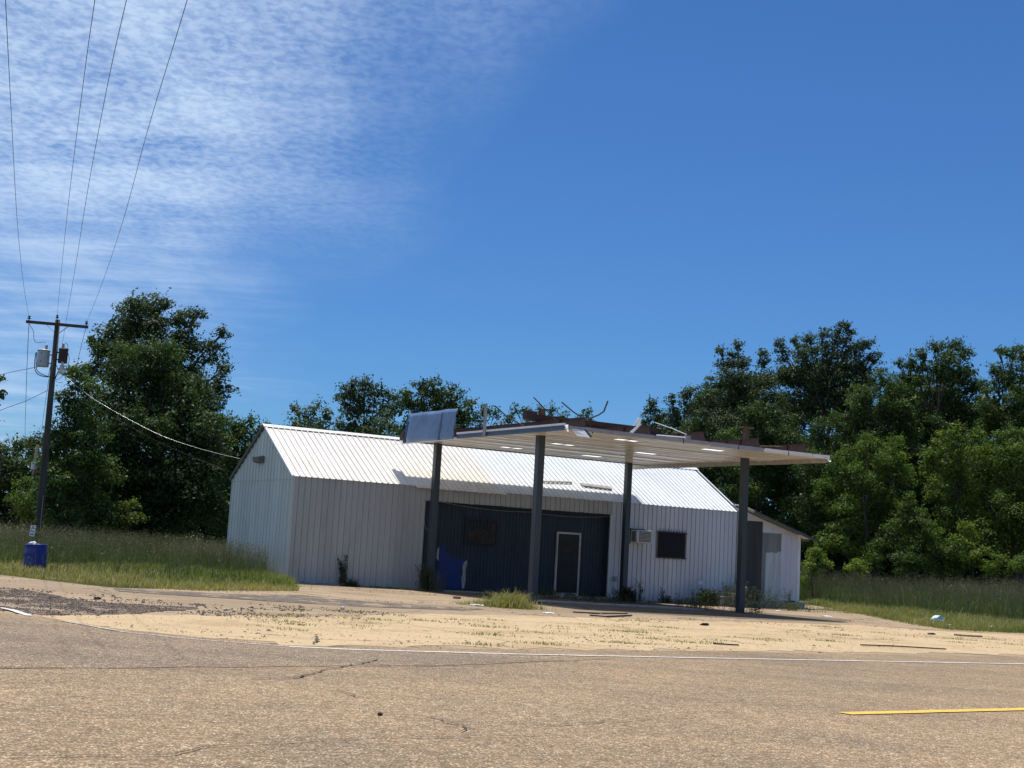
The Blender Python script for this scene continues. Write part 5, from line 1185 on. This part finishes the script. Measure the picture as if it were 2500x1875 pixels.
# ================================================================== litter
def at3(px, py, dz=.02): g = G(px, py); return (g[0], g[1], gz(*g)+dz)
def paper(label, px, py, mt, s, seed, flat=.4, nm='litter_paper'):
    o = lump(nm, mt, s, None, (1.2, .8, flat), seed); o.location = at3(px, py, s*flat*.5+.02); tag(o, label, 'litter'); return o
paper('crumpled pale blue paper in the grass edge on the right', 2290, 1523, 'bluepaper', .22, 3, .9)
paper('flat white scrap right beside the pale blue paper', 2316, 1527, 'paper', .16, 4, .12)
paper('white crumpled scrap left of the pale blue paper', 2272, 1524, 'paper', .11, 5, .5)
paper('white litter scrap at the right grass edge, left of the bluish one', 2420, 1534, 'paper', .11, 6, .4)
paper('bluish litter scrap at the far right grass edge', 2490, 1532, 'bluepaper', .12, 7, .4)
paper('tiny white scrap on the paving below the right grass', 2380, 1534, 'paper', .08, 8, .3)
paper('white scrap lying on the paving right of the shed', 2018, 1507, 'paper', .16, 9, .15)
paper('small white scrap close to the shed foundation', 1900, 1493, 'paper', .12, 10, .15)
paper('white litter on the grey asphalt left of the grass clump', 1163, 1480, 'paper', .15, 11, .15)
paper('white scrap of paper right of the second post', 1338, 1499, 'paper', .13, 12, .12)
paper('white strip of litter in the canopy shade', 1450, 1499, 'paper', .14, 13, .10)
paper('small dark clod on the road left of centre', 927, 1753, 'rubber', .016, 14, .8, 'clod')
paper('dark clod on the paving at the left', 237, 1465, 'rubber', .055, 15, .5, 'clod')
paper('dark clod on the pale paving below the right front post', 1720, 1528, 'rubber', .09, 16, .4, 'clod')
paper('rusty crumpled debris at the edge of the paving near the blue patch', 1115, 1462, 'rust2', .13, 17, .3, 'debris')
paper('flattened dark turf clump on the right of the pale apron', 2275, 1550, 'rubber', .10, 18, .25, 'clod')
can = thing('drink_can', 'crushed silver and blue drink can lying on the lot', 'can', at3(836, 1489, .035)); can.rotation_euler = (R(88), 0, R(25))
MB().lathe([(.025, -.06), (.033, -.05), (.030, 0), (.034, .05), (.026, .06)], 14).build('can_body', 'wirelight', can, smooth=True); MB().lathe([(.0335, -.02), (.0325, .0), (.035, .03)], 14).build('can_print', 'fascia_blue', can)
def strip(label, pix, w_, nm='rubber_strip', cat='rubber strip', h=.02, mt='rubber'):
    pts = [Vector(at3(a, b_, .03)) for a, b_ in pix]; o0 = pts[0]; mb = MB()
    for i in range(len(pts)-1): mb.bar(pts[i]-o0, pts[i+1]-o0, w_, h)
    tag(mb.build(nm, mt, None, tuple(o0)), label, cat)
strip('long thin black rubber strip lying on the pale apron at the right', [(2103, 1578), (2180, 1580.5), (2240, 1584), (2308, 1588)], .07)
strip('short black rubber strip on the pale apron below the shed', [(1741, 1575), (1770, 1577), (1803, 1579)], .07)
strip('thin dark bar lying in the canopy shade', [(1440, 1505), (1480, 1508), (1540, 1505)], .08, 'metal_bar', 'metal bar', .03)
strip('upper dark bar lying in the canopy shade', [(1400, 1497), (1460, 1500), (1530, 1500)], .06, 'metal_bar', 'metal bar', .03)
strip('dark twig debris at the right of the pale apron', [(2330, 1552), (2362, 1555), (2396, 1556)], .06, 'branch', 'branch', .04, 'ply')
# pump island kerb under the canopy
isl = thing('pump_island', 'low worn concrete pump island lying in the shade under the canopy', 'kerb', (*uv2(9.6, -6.4), 0), YAW)
zi = [hz(9.6+s, -6.4) for s in (-3.2, 3.2)]
MB().hexa([(-3.2, -.5, zi[0]-.1), (3.2, -.5, zi[1]-.1), (3.2, .5, zi[1]-.1), (-3.2, .5, zi[0]-.1), (-3.2, -.5, zi[0]+.05), (3.2, -.5, zi[1]+.05), (3.2, .5, zi[1]+.05), (-3.2, .5, zi[0]+.05)]).build('kerb_block', 'concrete', isl)
